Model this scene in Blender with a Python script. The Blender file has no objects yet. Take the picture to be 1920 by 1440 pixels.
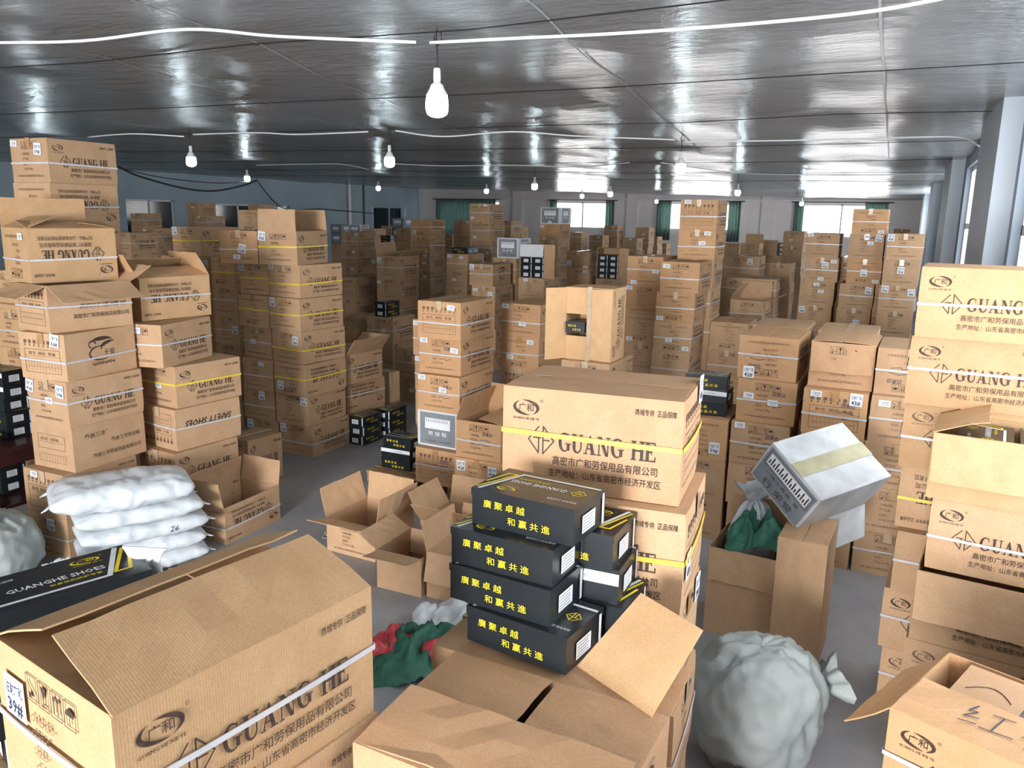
import bpy, math, random
from mathutils import Vector, Matrix
SC = bpy.context.scene
COL = SC.collection
R = math.radians
rnd = random.Random(11)

# ------------------------------------------------------------------ camera, world, large lights, exposure
CAM_H, YAW, PITCH, ROLL, FPX = 2.555, R(25.57), R(11.976), R(.99), 1496.7
fw = Vector((-math.sin(YAW)*math.cos(PITCH), math.cos(YAW)*math.cos(PITCH), -math.sin(PITCH)))
rt = Vector((math.cos(YAW), math.sin(YAW), 0)); up = rt.cross(fw)
r2 = math.cos(ROLL)*rt+math.sin(ROLL)*up; u2 = -math.sin(ROLL)*rt+math.cos(ROLL)*up
cam = bpy.data.cameras.new('camera'); camo = bpy.data.objects.new('camera', cam); COL.objects.link(camo)
cam.sensor_width = 36; cam.lens = 36*FPX/1920; cam.clip_start = .02; cam.clip_end = 300
m = Matrix((r2, u2, -fw)).transposed().to_4x4(); m.translation = (0, 0, CAM_H); camo.matrix_world = m
SC.camera = camo
world = bpy.data.worlds.new('overcast_sky'); SC.world = world; world.use_nodes = True
bg = world.node_tree.nodes['Background']; bg.inputs[0].default_value = (.86, .93, 1, 1); bg.inputs[1].default_value = 3.2
SC.view_settings.view_transform = 'Standard'; SC.view_settings.look = 'None'
SC.view_settings.gamma = 1; SC.view_settings.use_curve_mapping = False
SC.view_settings.exposure = .25
SC.cycles.max_bounces = 6; SC.cycles.diffuse_bounces = 3; SC.cycles.glossy_bounces = 3; SC.cycles.transmission_bounces = 3
def area(name, loc, rot, sx, sy, power, col=(1, 1, 1)):
    l = bpy.data.lights.new(name, 'AREA'); l.shape = 'RECTANGLE'; l.size = sx; l.size_y = sy; l.energy = power; l.color = col
    o = bpy.data.objects.new(name, l); o.location = loc; o.rotation_euler = rot; COL.objects.link(o); return o
# daylight entering by the openings: the wall behind the photographer, the right-hand wall, the far wall
for x, e in ((-9.2, 50), (-5.2, 90), (-1.0, 1380)):
    area('daylight_near_window', (x, -7.94, 2.2), (R(90), 0, 0), 2.6, 2.2, e, (.97, .98, 1))
for y, s, e in ((4.3, 5.4, 45), (12.5, 4.2, 8), (20.7, 4.6, 8), (29.0, 4.6, 280)):
    area('daylight_side_window', (.84, y, 2.35), (R(90), 0, R(90)), s, 1.9, e, (.86, .93, 1))
for x, w in ((-14.5, 2.9), (-8.65, 3.6), (-2.5, 3.5)):
    area('daylight_far_window', (x, 37.93, 2.6), (R(-90), 0, 0), w, 1.2, 60, (1, .94, .88))

# ------------------------------------------------------------------ materials
def mat(name, base=(.5, .5, .5), rough=.6, metal=0., spec=.5):
    m = bpy.data.materials.new(name); m.use_nodes = True; b = m.node_tree.nodes['Principled BSDF']
    b.inputs['Base Color'].default_value = (*base, 1); b.inputs['Roughness'].default_value = rough
    b.inputs['Metallic'].default_value = metal; b.inputs['Specular IOR Level'].default_value = spec
    m.diffuse_color = (*base, 1); return m
def nd(m, t, **k):
    n = m.node_tree.nodes.new(t)
    for a, v in k.items(): setattr(n, a, v)
    return n
def lk(m, a, b): m.node_tree.links.new(a, b)
def noise(m, scale, detail=3, vec=None, rough=.5):
    n = nd(m, 'ShaderNodeTexNoise'); n.inputs['Scale'].default_value = scale; n.inputs['Detail'].default_value = detail; n.inputs['Roughness'].default_value = rough
    if vec is not None: lk(m, vec, n.inputs['Vector'])
    return n
def ramp(m, fac, stops):
    r = nd(m, 'ShaderNodeValToRGB'); e = r.color_ramp.elements
    for i, (p, c) in enumerate(stops):
        x = e[i] if i < 2 else e.new(p)
        x.position = p; x.color = (*c, 1) if len(c) == 3 else c
    lk(m, fac, r.inputs[0]); return r
def bump(m, height, strength=.3, dist=.01):
    b = nd(m, 'ShaderNodeBump'); b.inputs['Strength'].default_value = strength; b.inputs['Distance'].default_value = dist
    lk(m, height, b.inputs['Height']); lk(m, b.outputs[0], m.node_tree.nodes['Principled BSDF'].inputs['Normal']); return b
def mottled(name, c1, c2, scale, rough=.7, bs=.15, bd=.01, spec=.3, bscale=None):
    m = mat(name, c1, rough, 0, spec); tc = nd(m, 'ShaderNodeTexCoord')
    n = noise(m, scale, 5, tc.outputs['Object']); r = ramp(m, n.outputs[0], [(.3, c1), (.7, c2)])
    lk(m, r.outputs[0], m.node_tree.nodes['Principled BSDF'].inputs['Base Color'])
    if bs:
        n2 = noise(m, bscale or scale*6, 4, tc.outputs['Object']); bump(m, n2.outputs[0], bs, bd)
    return m
# corrugated kraft board: paper mottling, flute lines, a tint carried by the object colour
def kraft_mat(name, c1, c2):
    m = mat(name, c1, .72, 0, .25); tc = nd(m, 'ShaderNodeTexCoord'); oi = nd(m, 'ShaderNodeObjectInfo')
    n = noise(m, 7, 6, tc.outputs['Object'], .6); r = ramp(m, n.outputs[0], [(.32, c1), (.68, c2)])
    mx = nd(m, 'ShaderNodeMixRGB', blend_type='MULTIPLY'); mx.inputs[0].default_value = 1
    lk(m, r.outputs[0], mx.inputs[1]); lk(m, oi.outputs['Color'], mx.inputs[2])
    n3 = noise(m, 160, 2, tc.outputs['Object']); r3 = ramp(m, n3.outputs[0], [(.3, (.9, .9, .9)), (.7, (1.06, 1.06, 1.06))])
    m2 = nd(m, 'ShaderNodeMixRGB', blend_type='MULTIPLY'); m2.inputs[0].default_value = 1
    lk(m, mx.outputs[0], m2.inputs[1]); lk(m, r3.outputs[0], m2.inputs[2])
    lk(m, m2.outputs[0], m.node_tree.nodes['Principled BSDF'].inputs['Base Color'])
    w = nd(m, 'ShaderNodeTexWave'); w.bands_direction = 'X'; w.inputs['Scale'].default_value = 50; w.inputs['Distortion'].default_value = .6
    lk(m, tc.outputs['Object'], w.inputs['Vector'])
    w2 = nd(m, 'ShaderNodeTexWave'); w2.bands_direction = 'Y'; w2.inputs['Scale'].default_value = 42; w2.inputs['Distortion'].default_value = .6
    lk(m, tc.outputs['Object'], w2.inputs['Vector'])
    sx = nd(m, 'ShaderNodeSeparateXYZ'); lk(m, tc.outputs['Normal'], sx.inputs[0]); ab = nd(m, 'ShaderNodeMath', operation='ABSOLUTE'); lk(m, sx.outputs['X'], ab.inputs[0])
    mu = nd(m, 'ShaderNodeMath', operation='MULTIPLY'); lk(m, w2.outputs['Fac'], mu.inputs[0]); lk(m, ab.outputs[0], mu.inputs[1])
    ad = nd(m, 'ShaderNodeMath', operation='ADD'); lk(m, w.outputs['Fac'], ad.inputs[0]); lk(m, mu.outputs[0], ad.inputs[1])
    n4 = noise(m, 5, 4, tc.outputs['Object']); ad2 = nd(m, 'ShaderNodeMath', operation='MULTIPLY_ADD'); ad2.inputs[1].default_value = 9
    lk(m, n4.outputs[0], ad2.inputs[0]); lk(m, ad.outputs[0], ad2.inputs[2])
    bump(m, ad2.outputs[0], .07, .002); return m
KRAFT = kraft_mat('kraft_board', (.51, .315, .175), (.58, .37, .215))
CARD_W = mottled('white_coated_card', (.60, .62, .64), (.70, .72, .74), 6, .5, .1, .003)
CARD_B = mottled('blue_grey_card', (.13, .17, .22), (.17, .22, .28), 6, .5, .1, .003)
INK = mottled('black_carton_ink', (.035, .022, .018), (.075, .05, .04), 60, .65, 0)
INK_L = mottled('faded_brown_ink', (.13, .075, .05), (.2, .12, .08), 60, .65, 0)
INK_P = mottled('blue_black_pen_ink', (.02, .025, .06), (.04, .05, .11), 60, .5, 0)
PAPER = mottled('white_label_paper', (.74, .76, .79), (.82, .83, .85), 30, .6, .05, .001)
STRAP_W = mottled('white_strapping', (.52, .52, .54), (.62, .62, .64), 20, .35, .1, .001, .5)
STRAP_Y = mottled('yellow_strapping', (.74, .55, .05), (.85, .66, .10), 20, .35, .1, .001, .5)
TAPE = mottled('brown_packing_tape', (.36, .19, .075), (.50, .29, .13), 14, .16, .2, .002, .6)
TAPE_C = mottled('clear_packing_tape', (.48, .33, .20), (.58, .43, .28), 14, .14, .5, .006, .6)
GREYPRINT = mottled('grey_print', (.20, .22, .24), (.25, .27, .29), 10, .5, 0)
BLACKCARD = mottled('black_shoe_box_card', (.010, .014, .017), (.016, .021, .025), 8, .30, .06, .002, .5)
GOLD = mottled('yellow_print', (.80, .60, .02), (.9, .70, .04), 30, .5, 0)
WHITEINK = mottled('white_print', (.74, .76, .78), (.82, .83, .85), 30, .5, 0)
WOOD = mottled('pallet_wood', (.30, .17, .09), (.42, .26, .14), 5, .75, .4, .004)
DARKWOOD = mottled('dark_red_wood', (.035, .012, .012), (.06, .02, .018), 5, .35, .1, .002)
SACKW = mottled('white_woven_sack', (.60, .63, .66), (.70, .73, .75), 9, .55, .35, .004, .4, 120)
SACKG = mottled('grey_woven_sack', (.33, .36, .345), (.43, .46, .44), 5, .6, .4, .004, .3, 110)
GREENCLOTH = mottled('dark_green_mesh_cloth', (.02, .10, .065), (.05, .18, .12), 14, .6, .5, .004, .4, 90)
REDPLASTIC = mottled('red_printed_plastic', (.45, .02, .04), (.62, .10, .10), 20, .35, .2, .003)
PINKSTRIPE = mat('pink_striped_cloth', (.5, .1, .2), .7)
ORANGE = mottled('orange_plastic', (.85, .16, .02), (.95, .24, .04), 10, .35, 0)
CABLE = mat('black_cable', (.012, .012, .013), .5)
CONDUIT = mat('white_conduit', (.80, .81, .82), .35)
SOCKET = mat('white_lamp_socket', (.78, .78, .78), .4)
ALU = mat('window_frame_white', (.72, .74, .76), .4)
ROOM_SHADE = mat('room_shade', (.012, .018, .024), .08)  # near-black colour paints in the shade of unlit rooms behind the openings
CURTAIN = mottled('green_curtain', (.15, .20, .185), (.21, .27, .25), 4, .8, .1, .003)
_nt = CURTAIN.node_tree; _pb = _nt.nodes['Principled BSDF']; _tl = _nt.nodes.new('ShaderNodeBsdfTranslucent'); _tl.inputs[0].default_value = (.24, .33, .305, 1); _mx = _nt.nodes.new('ShaderNodeMixShader'); _mx.inputs[0].default_value = .5
_nt.links.new(_pb.outputs[0], _mx.inputs[1]); _nt.links.new(_tl.outputs[0], _mx.inputs[2]); _nt.links.new(_mx.outputs[0], _nt.nodes['Material Output'].inputs[0])
_t = nd(PINKSTRIPE, 'ShaderNodeTexWave'); _t.inputs['Scale'].default_value = 14
_r = ramp(PINKSTRIPE, _t.outputs['Fac'], [(.4, (.45, .12, .20)), (.5, (.03, .02, .04))]); lk(PINKSTRIPE, _r.outputs[0], PINKSTRIPE.node_tree.nodes['Principled BSDF'].inputs['Base Color'])
GLOW = bpy.data.materials.new('lit_bulb_glass'); GLOW.use_nodes = True
_b = GLOW.node_tree.nodes['Principled BSDF']; _b.inputs['Base Color'].default_value = (.9, .9, .9, 1)
_b.inputs['Emission Color'].default_value = (.78, .93, 1, 1); _b.inputs['Emission Strength'].default_value = 42
GLASS = bpy.data.materials.new('window_glass'); GLASS.use_nodes = True
_nt = GLASS.node_tree; _nt.nodes.clear()
_o = _nt.nodes.new('ShaderNodeOutputMaterial'); _mx = _nt.nodes.new('ShaderNodeMixShader'); _tr = _nt.nodes.new('ShaderNodeBsdfTransparent'); _gl = _nt.nodes.new('ShaderNodeBsdfGlossy'); _gl.inputs['Roughness'].default_value = .05
_mx.inputs[0].default_value = .07; _nt.links.new(_tr.outputs[0], _mx.inputs[1]); _nt.links.new(_gl.outputs[0], _mx.inputs[2]); _nt.links.new(_mx.outputs[0], _o.inputs[0])
# concrete floor
FLOOR = mat('concrete_floor', (.22, .225, .23), .42, 0, .5)
_tc = nd(FLOOR, 'ShaderNodeTexCoord'); _n = noise(FLOOR, 1.3, 8, _tc.outputs['Object'], .65)
_r = ramp(FLOOR, _n.outputs[0], [(.28, (.22, .225, .235)), (.5, (.31, .315, .325)), (.75, (.40, .40, .40))]); lk(FLOOR, _r.outputs[0], FLOOR.node_tree.nodes['Principled BSDF'].inputs['Base Color'])
_n2 = noise(FLOOR, 30, 4, _tc.outputs['Object']); bump(FLOOR, _n2.outputs[0], .12, .01)
_n3 = noise(FLOOR, 2.2, 4, _tc.outputs['Object']); _r3 = ramp(FLOOR, _n3.outputs[0], [(.35, (.34, .34, .34)), (.65, (.62, .62, .62))]); lk(FLOOR, _r3.outputs[0], FLOOR.node_tree.nodes['Principled BSDF'].inputs['Roughness'])
# ceiling: taut grey plastic film, wrinkled, glossy
FILM = mat('grey_plastic_film', (.20, .205, .205), .19, .35, .6)
_tc = nd(FILM, 'ShaderNodeTexCoord'); _mp = nd(FILM, 'ShaderNodeMapping'); _mp.inputs['Scale'].default_value = (1, 2.6, 1); lk(FILM, _tc.outputs['Object'], _mp.inputs['Vector'])
_n = noise(FILM, 3.2, 7, _mp.outputs[0], .62); _n2 = noise(FILM, .55, 4, _tc.outputs['Object'])
_r = ramp(FILM, _n2.outputs[0], [(.3, (.26, .27, .27)), (.7, (.40, .41, .41))]); lk(FILM, _r.outputs[0], FILM.node_tree.nodes['Principled BSDF'].inputs['Base Color'])
_n3 = noise(FILM, 26, 3, _mp.outputs[0]); _ad = nd(FILM, 'ShaderNodeMath', operation='MULTIPLY_ADD'); _ad.inputs[1].default_value = .12; lk(FILM, _n3.outputs[0], _ad.inputs[0]); lk(FILM, _n.outputs[0], _ad.inputs[2])
bump(FILM, _ad.outputs[0], 1., .055)
WALL_W = mottled('white_plaster', (.74, .68, .66), (.82, .76, .73), 1.2, .8, .12, .01)
WALL_B = mottled('blue_grey_plaster', (.32, .41, .47), (.42, .51, .57), .5, .75, .12, .01)
WALL_R = mottled('pale_blue_plaster', (.28, .33, .39), (.36, .41, .47), 1.0, .7, .12, .01)
PIER = mottled('pale_blue_pier_paint', (.40, .45, .51), (.50, .55, .60), 1.0, .6, .1, .01)

# ------------------------------------------------------------------ mesh helpers
class MB:
    """collects geometry; build() links it as ONE mesh object"""
    def __init__(s): s.v = []; s.f = []; s.mi = []; s.mats = []
    def slot(s, mt):
        if mt not in s.mats: s.mats.append(mt)
        return s.mats.index(mt)
    def add(s, vs, fs, mt):
        n = len(s.v); k = s.slot(mt); s.v += [tuple(p) for p in vs]; s.f += [tuple(n+i for i in f) for f in fs]; s.mi += [k]*len(fs); return s
    def box(s, x0, x1, y0, y1, z0, z1, mt, M=None):
        vs = [Vector(p) for p in ((x0, y0, z0), (x1, y0, z0), (x1, y1, z0), (x0, y1, z0), (x0, y0, z1), (x1, y0, z1), (x1, y1, z1), (x0, y1, z1))]
        if M is not None: vs = [M @ p for p in vs]
        return s.add(vs, ((0, 3, 2, 1), (4, 5, 6, 7), (0, 1, 5, 4), (1, 2, 6, 5), (2, 3, 7, 6), (3, 0, 4, 7)), mt)
    def tube(s, pts, r, mt, n=6, caps=True):
        pts = [Vector(p) for p in pts]; rings = []
        for i, p in enumerate(pts):
            d = (pts[min(i+1, len(pts)-1)]-pts[max(i-1, 0)]).normalized()
            a = d.cross(Vector((0, 0, 1)))
            if a.length < 1e-3: a = d.cross(Vector((1, 0, 0)))
            a.normalize(); b = d.cross(a); q = r[i] if isinstance(r, (list, tuple)) else r
            rings.append([p+(a*math.cos(2*math.pi*k/n)+b*math.sin(2*math.pi*k/n))*q for k in range(n)])
        vs = [p for g in rings for p in g]; fs = []
        for i in range(len(pts)-1):
            for k in range(n): fs.append((i*n+k, i*n+(k+1) % n, (i+1)*n+(k+1) % n, (i+1)*n+k))
        if caps: fs.append(tuple(range(n))[::-1]); fs.append(tuple((len(pts)-1)*n+k for k in range(n)))
        return s.add(vs, fs, mt)
    def lathe(s, prof, mt, n=16, c=(0, 0, 0)):
        vs = [(c[0]+r*math.cos(2*math.pi*k/n), c[1]+r*math.sin(2*math.pi*k/n), c[2]+z) for r, z in prof for k in range(n)]
        fs = [(i*n+k, i*n+(k+1) % n, (i+1)*n+(k+1) % n, (i+1)*n+k) for i in range(len(prof)-1) for k in range(n)]
        fs.append(tuple(range(n))[::-1]); fs.append(tuple((len(prof)-1)*n+k for k in range(n)))
        return s.add(vs, fs, mt)
    def mesh(s, name, smooth=False):
        me = bpy.data.meshes.new(name); me.from_pydata(s.v, [], s.f)
        for mt in s.mats: me.materials.append(mt)
        me.polygons.foreach_set('material_index', s.mi)
        if smooth: me.polygons.foreach_set('use_smooth', [True]*len(s.f))
        me.update(); return me
    def build(s, name, parent=None, smooth=False, **k): return obj(name, s.mesh(name, smooth), parent, **k)
def obj(name, data, parent=None, loc=None, rot=None, scale=None, color=None):
    o = bpy.data.objects.new(name, data); COL.objects.link(o)
    if parent is not None: o.parent = parent
    if loc is not None: o.location = loc
    if rot is not None: o.rotation_euler = rot
    if scale is not None: o.scale = scale
    if color is not None: o.color = (*color, 1)
    return o
def tag(o, label, cat, group=None, kind=None):
    o['label'] = label
    if cat: o['category'] = cat
    if group: o['group'] = group
    if kind: o['kind'] = kind
    return o
def struct(o, label=None):
    o['kind'] = 'structure'
    if label: o['label'] = label
    return o
def thing(name, label, cat, loc=(0, 0, 0), rz=0., group=None):
    o = obj(name, None, None, loc, (0, 0, R(rz))); o.empty_display_size = .1; return tag(o, label, cat, group)

# ------------------------------------------------------------------ flat print: 2-D shapes placed on a plane
_tcache = {}
def text2d(body, size, bold=0., res=1):
    key = (body, bold, res)
    if key not in _tcache:
        c = bpy.data.curves.new('t', 'FONT'); c.body = body; c.resolution_u = res; c.offset = bold; c.fill_mode = 'FRONT'
        o = bpy.data.objects.new('t', c); COL.objects.link(o); dg = bpy.context.evaluated_depsgraph_get(); dg.update()
        me = bpy.data.meshes.new_from_object(o.evaluated_get(dg))
        _tcache[key] = ([(v.co.x, v.co.y) for v in me.vertices], [tuple(p.vertices) for p in me.polygons])
        bpy.data.objects.remove(o); bpy.data.curves.remove(c); bpy.data.meshes.remove(me)
    v, f = _tcache[key]
    return [(x*size, y*size) for x, y in v], f
class Print:
    """2-D artwork in metres, x right and y up, origin at the face's centre"""
    def __init__(s): s.items = []
    def poly(s, pts, mt): s.items.append((list(pts), [tuple(range(len(pts)))], mt)); return s
    def quads(s, vs, fs, mt): s.items.append((vs, fs, mt)); return s
    def rect(s, x0, y0, x1, y1, mt): return s.poly([(x0, y0), (x1, y0), (x1, y1), (x0, y1)], mt)
    def grid(s, x0, y0, x1, y1, mt, n=12, m=8):
        return s.quads([(x0+(x1-x0)*i/n, y0+(y1-y0)*j/m) for j in range(m+1) for i in range(n+1)], [(j*(n+1)+i, j*(n+1)+i+1, (j+1)*(n+1)+i+1, (j+1)*(n+1)+i) for j in range(m) for i in range(n)], mt)
    def frame(s, x0, y0, x1, y1, t, mt):
        s.rect(x0, y0, x1, y0+t, mt); s.rect(x0, y1-t, x1, y1, mt); s.rect(x0, y0, x0+t, y1, mt); return s.rect(x1-t, y0, x1, y1, mt)
    def line(s, pts, t, mt):
        for (x0, y0), (x1, y1) in zip(pts, pts[1:]):
            d = Vector((x1-x0, y1-y0)); n = Vector((-d.y, d.x)).normalized()*t/2; e = d.normalized()*t*.35
            s.poly([(x0-e.x-n.x, y0-e.y-n.y), (x1+e.x-n.x, y1+e.y-n.y), (x1+e.x+n.x, y1+e.y+n.y), (x0-e.x+n.x, y0-e.y+n.y)], mt)
        return s
    def text(s, body, x, y, size, mt, align='C', bold=0., width=None, shear=0., res=1):
        if any(ord(q) > 9000 for q in body): bold = min(bold, .004); res = 2
        v, f = text2d(body, size, bold, res)
        if not v: return s
        x0, x1 = min(p[0] for p in v), max(p[0] for p in v); k = width/(x1-x0) if width else 1
        off = {'L': -x0, 'C': -(x0+x1)/2, 'R': -x1}[align]
        return s.quads([(x+(p[0]+off)*k+p[1]*shear, y+p[1]) for p in v], f, mt)
    def arc(s, cx, cy, rx, ry, a0, a1, t0, t1, mt, n=14, mid=None):
        """band along an ellipse, thickness t0..mid..t1"""
        A = []; Bp = []
        for i in range(n+1):
            u = i/n; a = R(a0+(a1-a0)*u); t = (t0*(1-u)+t1*u) if mid is None else (t0+(mid-t0)*math.sin(math.pi*u))
            A.append((cx+rx*math.cos(a), cy+ry*math.sin(a))); Bp.append((cx+(rx-t)*math.cos(a), cy+(ry-t)*math.sin(a)))
        return s.quads(A+Bp, [(i, i+1, n+2+i, n+1+i) for i in range(n)], mt)
    def merge(s, o, x=0, y=0, k=1, rot=0):
        c, sn = math.cos(R(rot)), math.sin(R(rot))
        for v, f, mt in o.items: s.items.append(([(x+k*(p[0]*c-p[1]*sn), y+k*(p[0]*sn+p[1]*c)) for p in v], f, mt))
        return s
    def on(s, mb, O, X, Y, bow=None):
        """lay the artwork on the plane with origin O and axes X, Y; later items lie a hair higher"""
        O, X, Y = Vector(O), Vector(X), Vector(Y); N = X.cross(Y)
        for i, (v, f, mt) in enumerate(s.items):
            h = .0006+.00002*i
            mb.add([O+X*p[0]+Y*p[1]+N*(h+(bow(p) if bow else 0)) for p in v], f, mt)
        return mb
def serif(word, x, y, h, w, mt, pr):
    """heavy slab-serif capitals G U A N H E built from their strokes"""
    def L(ch):
        q = []
        def r(x0, y0, x1, y1): q.append([(x0, y0), (x1, y0), (x1, y1), (x0, y1)])
        if ch == 'H':
            for a in (.0, .56): r(a+.08, 0, a+.28, 1); r(a, 0, a+.36, .06); r(a, .94, a+.36, 1)
            r(.2, .46, .7, .54); return q, .92
        if ch == 'E':
            r(.08, 0, .28, 1); r(0, 0, .74, .07); r(0, .93, .70, 1); r(.63, .76, .70, 1); r(.67, 0, .74, .27); r(.2, .46, .48, .54); r(.44, .36, .49, .64); return q, .78
        if ch == 'U':
            r(.08, .3, .28, 1); r(0, .94, .36, 1); r(.64, .3, .72, 1); r(.54, .94, .82, 1)
            for i in range(8):
                a0, a1 = R(180+i*22.5), R(202.5+i*22.5); t0 = .2-.12*i/8; t1 = .2-.12*(i+1)/8
                q.append([(.4+.32*math.cos(a0), .32+.34*math.sin(a0)), (.4+.32*math.cos(a1), .32+.34*math.sin(a1)), (.4+(.32-t1)*math.cos(a1), .32+(.34-t1*.7)*math.sin(a1)), (.4+(.32-t0)*math.cos(a0), .32+(.34-t0*.7)*math.sin(a0))])
            return q, .84
        if ch == 'A':
            q.append([(.1, 0), (.18, 0), (.5, 1), (.42, 1)]); q.append([(.58, 0), (.8, 0), (.5, 1), (.34, .82)]); r(.24, .27, .62, .34); r(0, 0, .28, .06); r(.5, 0, .92, .06); return q, .94
        if ch == 'N':
            r(.1, 0, .17, 1); r(.73, 0, .80, 1); q.append([(.60, 0), (.80, 0), (.30, 1), (.08, 1)]); r(0, 0, .28, .06); r(0, .94, .26, 1); r(.62, .94, .92, 1); return q, .94
        if ch == 'G':
            for i in range(14):
                def P(u, s):
                    a = R(48+u*268); t = .06+.15*math.sin(math.pi*u)**.7
                    return (.44+(.43-t*s)*math.cos(a), .5+(.52-t*s*.6)*math.sin(a))
                u0, u1 = i/14, (i+1)/14; q.append([P(u0, 0), P(u1, 0), P(u1, 1), P(u0, 1)])
            r(.62, .08, .82, .42); r(.52, .40, .92, .46); r(.68, .68, .73, .98); return q, .94
        return q, .42
    tot = 0; parts = []
    for ch in word:
        q, a = L(ch); parts.append((q, tot)); tot += a+.03
    k = w/tot
    for q, a in parts:
        for p in q: pr.poly([(x+(a+px)*k, y+py*h) for px, py in p], mt)
    return pr
def oval_logo(mt):
    p = Print()
    p.arc(0, 0, .5, .27, 120, 292, .005, .005, mt, 18, .12); p.arc(0, 0, .5, .27, -62, 108, .005, .005, mt, 18, .12)
    p.text('广和', 0, -.11, .30, mt, bold=.012, res=2); p.text('GUANG HE XIE YE', 0, -.42, .12, mt, width=1.0, bold=.01)
    p.arc(.58, .27, .05, .05, 0, 360, .01, .01, mt, 10); p.text('R', .58, .245, .06, mt)
    return p
def gh_mark(mt, t=.045):
    p = Print()
    p.line([(-.10, .5), (-.52, 0), (-.10, -.5)], t, mt); p.line([(-.10, -.5), (-.10, .08)], t, mt); p.line([(-.30, .08), (-.02, .08)], t, mt)
    p.line([(.08, .52), (.08, -.52)], t, mt); p.line([(.08, .0), (.34, .0)], t, mt); p.line([(.10, .5), (.52, 0), (.10, -.5)], t, mt); return p
OVAL, OVAL_F, MARK = oval_logo(INK), oval_logo(INK_L), gh_mark(INK)
def face_gh(oval=OVAL):
    p = Print()
    p.merge(oval, -.225, .098, .095); p.merge(MARK, -.168, -.005, .088)
    serif('GUANG HE', -.105, -.034, .062, .335, INK, p)
    p.text('高密市广和劳保用品有限公司', .055, -.078, .031, INK, width=.36, bold=.008)
    p.text('生产地址：山东省高密市经济开发区', .055, -.118, .028, INK, width=.385, bold=.006)
    p.text('商城专供  正品保障', .22, .112, .022, INK, width=.135, bold=.01); return p
def face_xy():
    p = Print(); p.text('广和鞋业', .13, .055, .05, INK, width=.20, bold=.015, res=2); p.rect(-.10, .038, .26, .041, INK)
    p.text('GUANG HE XIE YE', .08, -.005, .042, INK, width=.36, bold=.02, shear=.25); p.text('高密市广和劳保用品有限公司', .07, -.075, .036, INK, width=.42, bold=.012); return p
def face_ss():
    p = Print(); p.text('SAFETY SHOES', .0, -.06, .075, INK, width=.44, bold=.025, shear=.28); return p
def face_qd():
    p = Print(); p.text('乔迪三洋', -.13, .06, .042, INK, width=.17, bold=.008); p.text("TM", -.03, .085, .014, INK)
    p.text('乔迪三洋安全鞋', .13, -.005, .036, INK, width=.26, bold=.006); p.text('乔迪三洋劳保用品有限公司', .05, -.095, .036, INK, width=.42, bold=.006); return p
def face_qn():
    p = Print()
    p.arc(.0, .075, .10, .045, 170, 20, .004, .004, INK, 18, .03); p.arc(-.085, .07, .035, .03, 0, 330, .012, .004, INK, 14)
    p.arc(.07, .04, .085, .045, 200, 60, .004, .004, INK, 14, .026); p.arc(-.02, -.0, .10, .055, 60, 330, .003, .003, INK, 18, .012)
    p.text('千安', .06, -.02, .05, INK, bold=.01, res=2); p.text('QIANAN', .0, -.085, .032, INK, width=.20, bold=.012); return p
def icons(p, x, y, k, mt):
    for i in range(4):
        a = x+i*1.15*k; p.frame(a, y, a+k, y+1.35*k, .05*k, mt)
        if i == 0: p.line([(a+.2*k, y+1.0*k), (a+.8*k, y+.4*k)], .07*k, mt); p.rect(a+.25*k, y+.15*k, a+.5*k, y+.45*k, mt)
        if i == 1: p.poly([(a+.25*k, y+1.15*k), (a+.45*k, y+.55*k), (a+.55*k, y+.55*k), (a+.75*k, y+1.15*k)], mt); p.rect(a+.46*k, y+.2*k, a+.54*k, y+.6*k, mt); p.rect(a+.28*k, y+.15*k, a+.72*k, y+.22*k, mt)
        if i == 2:
            for b in (.28, .62): p.rect(a+b*k, y+.25*k, a+(b+.08)*k, y+.95*k, mt); p.poly([(a+(b-.1)*k, y+.9*k), (a+(b+.18)*k, y+.9*k), (a+(b+.04)*k, y+1.2*k)], mt)
        if i == 3: p.arc(a+.5*k, y+.65*k, .38*k, .38*k, 0, 180, .38*k, .38*k, mt, 8); p.rect(a+.47*k, y+.2*k, a+.53*k, y+.7*k, mt)
    return p
def face_order():
    p = Print(); icons(p, -.085, .085, .042, INK)
    for i, t in enumerate(('ORDER-', 'STYLE-', 'SIZE-', 'COLOUR-')): p.text(t, -.075, .040-.038*i, .026, INK_L, 'L', bold=.004)
    p.text('GUANGHEXIEYEZHIZAO', 0, -.125, .024, INK_L, width=.31, bold=.006); return p
def face_table():
    p = Print()
    for i in range(8): p.rect(-.17+i*.045, .09, -.17+i*.045+.026, .115, INK_L); p.rect(-.165+i*.045, .07, -.155+i*.045, .085, INK_L)
    p.frame(-.17, -.12, .17, .05, .003, INK_L); p.rect(-.17, .0, .17, .002, INK_L); p.text('款号  颜色  数量', 0, .012, .026, INK_L, width=.26)
    p.rect(-.17, -.04, .17, -.038, INK_L)
    for i in range(11): p.rect(-.14+i*.028, -.105, -.1385+i*.028, -.04, INK_L)
    p.rect(-.15, -.075, .155, -.073, INK_L); return p
def face_table2():
    p = Print(); p.frame(-.15, -.02, .14, .09, .003, INK_L); p.text('品名  规格', -.02, .045, .026, INK_L, width=.2); p.rect(-.13, .03, .12, .032, INK_L)
    p.frame(-.15, -.12, .14, -.06, .002, INK_L)
    for i in range(9): p.rect(-.13+i*.03, -.12, -.1285+i*.03, -.06, INK_L)
    return p
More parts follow.
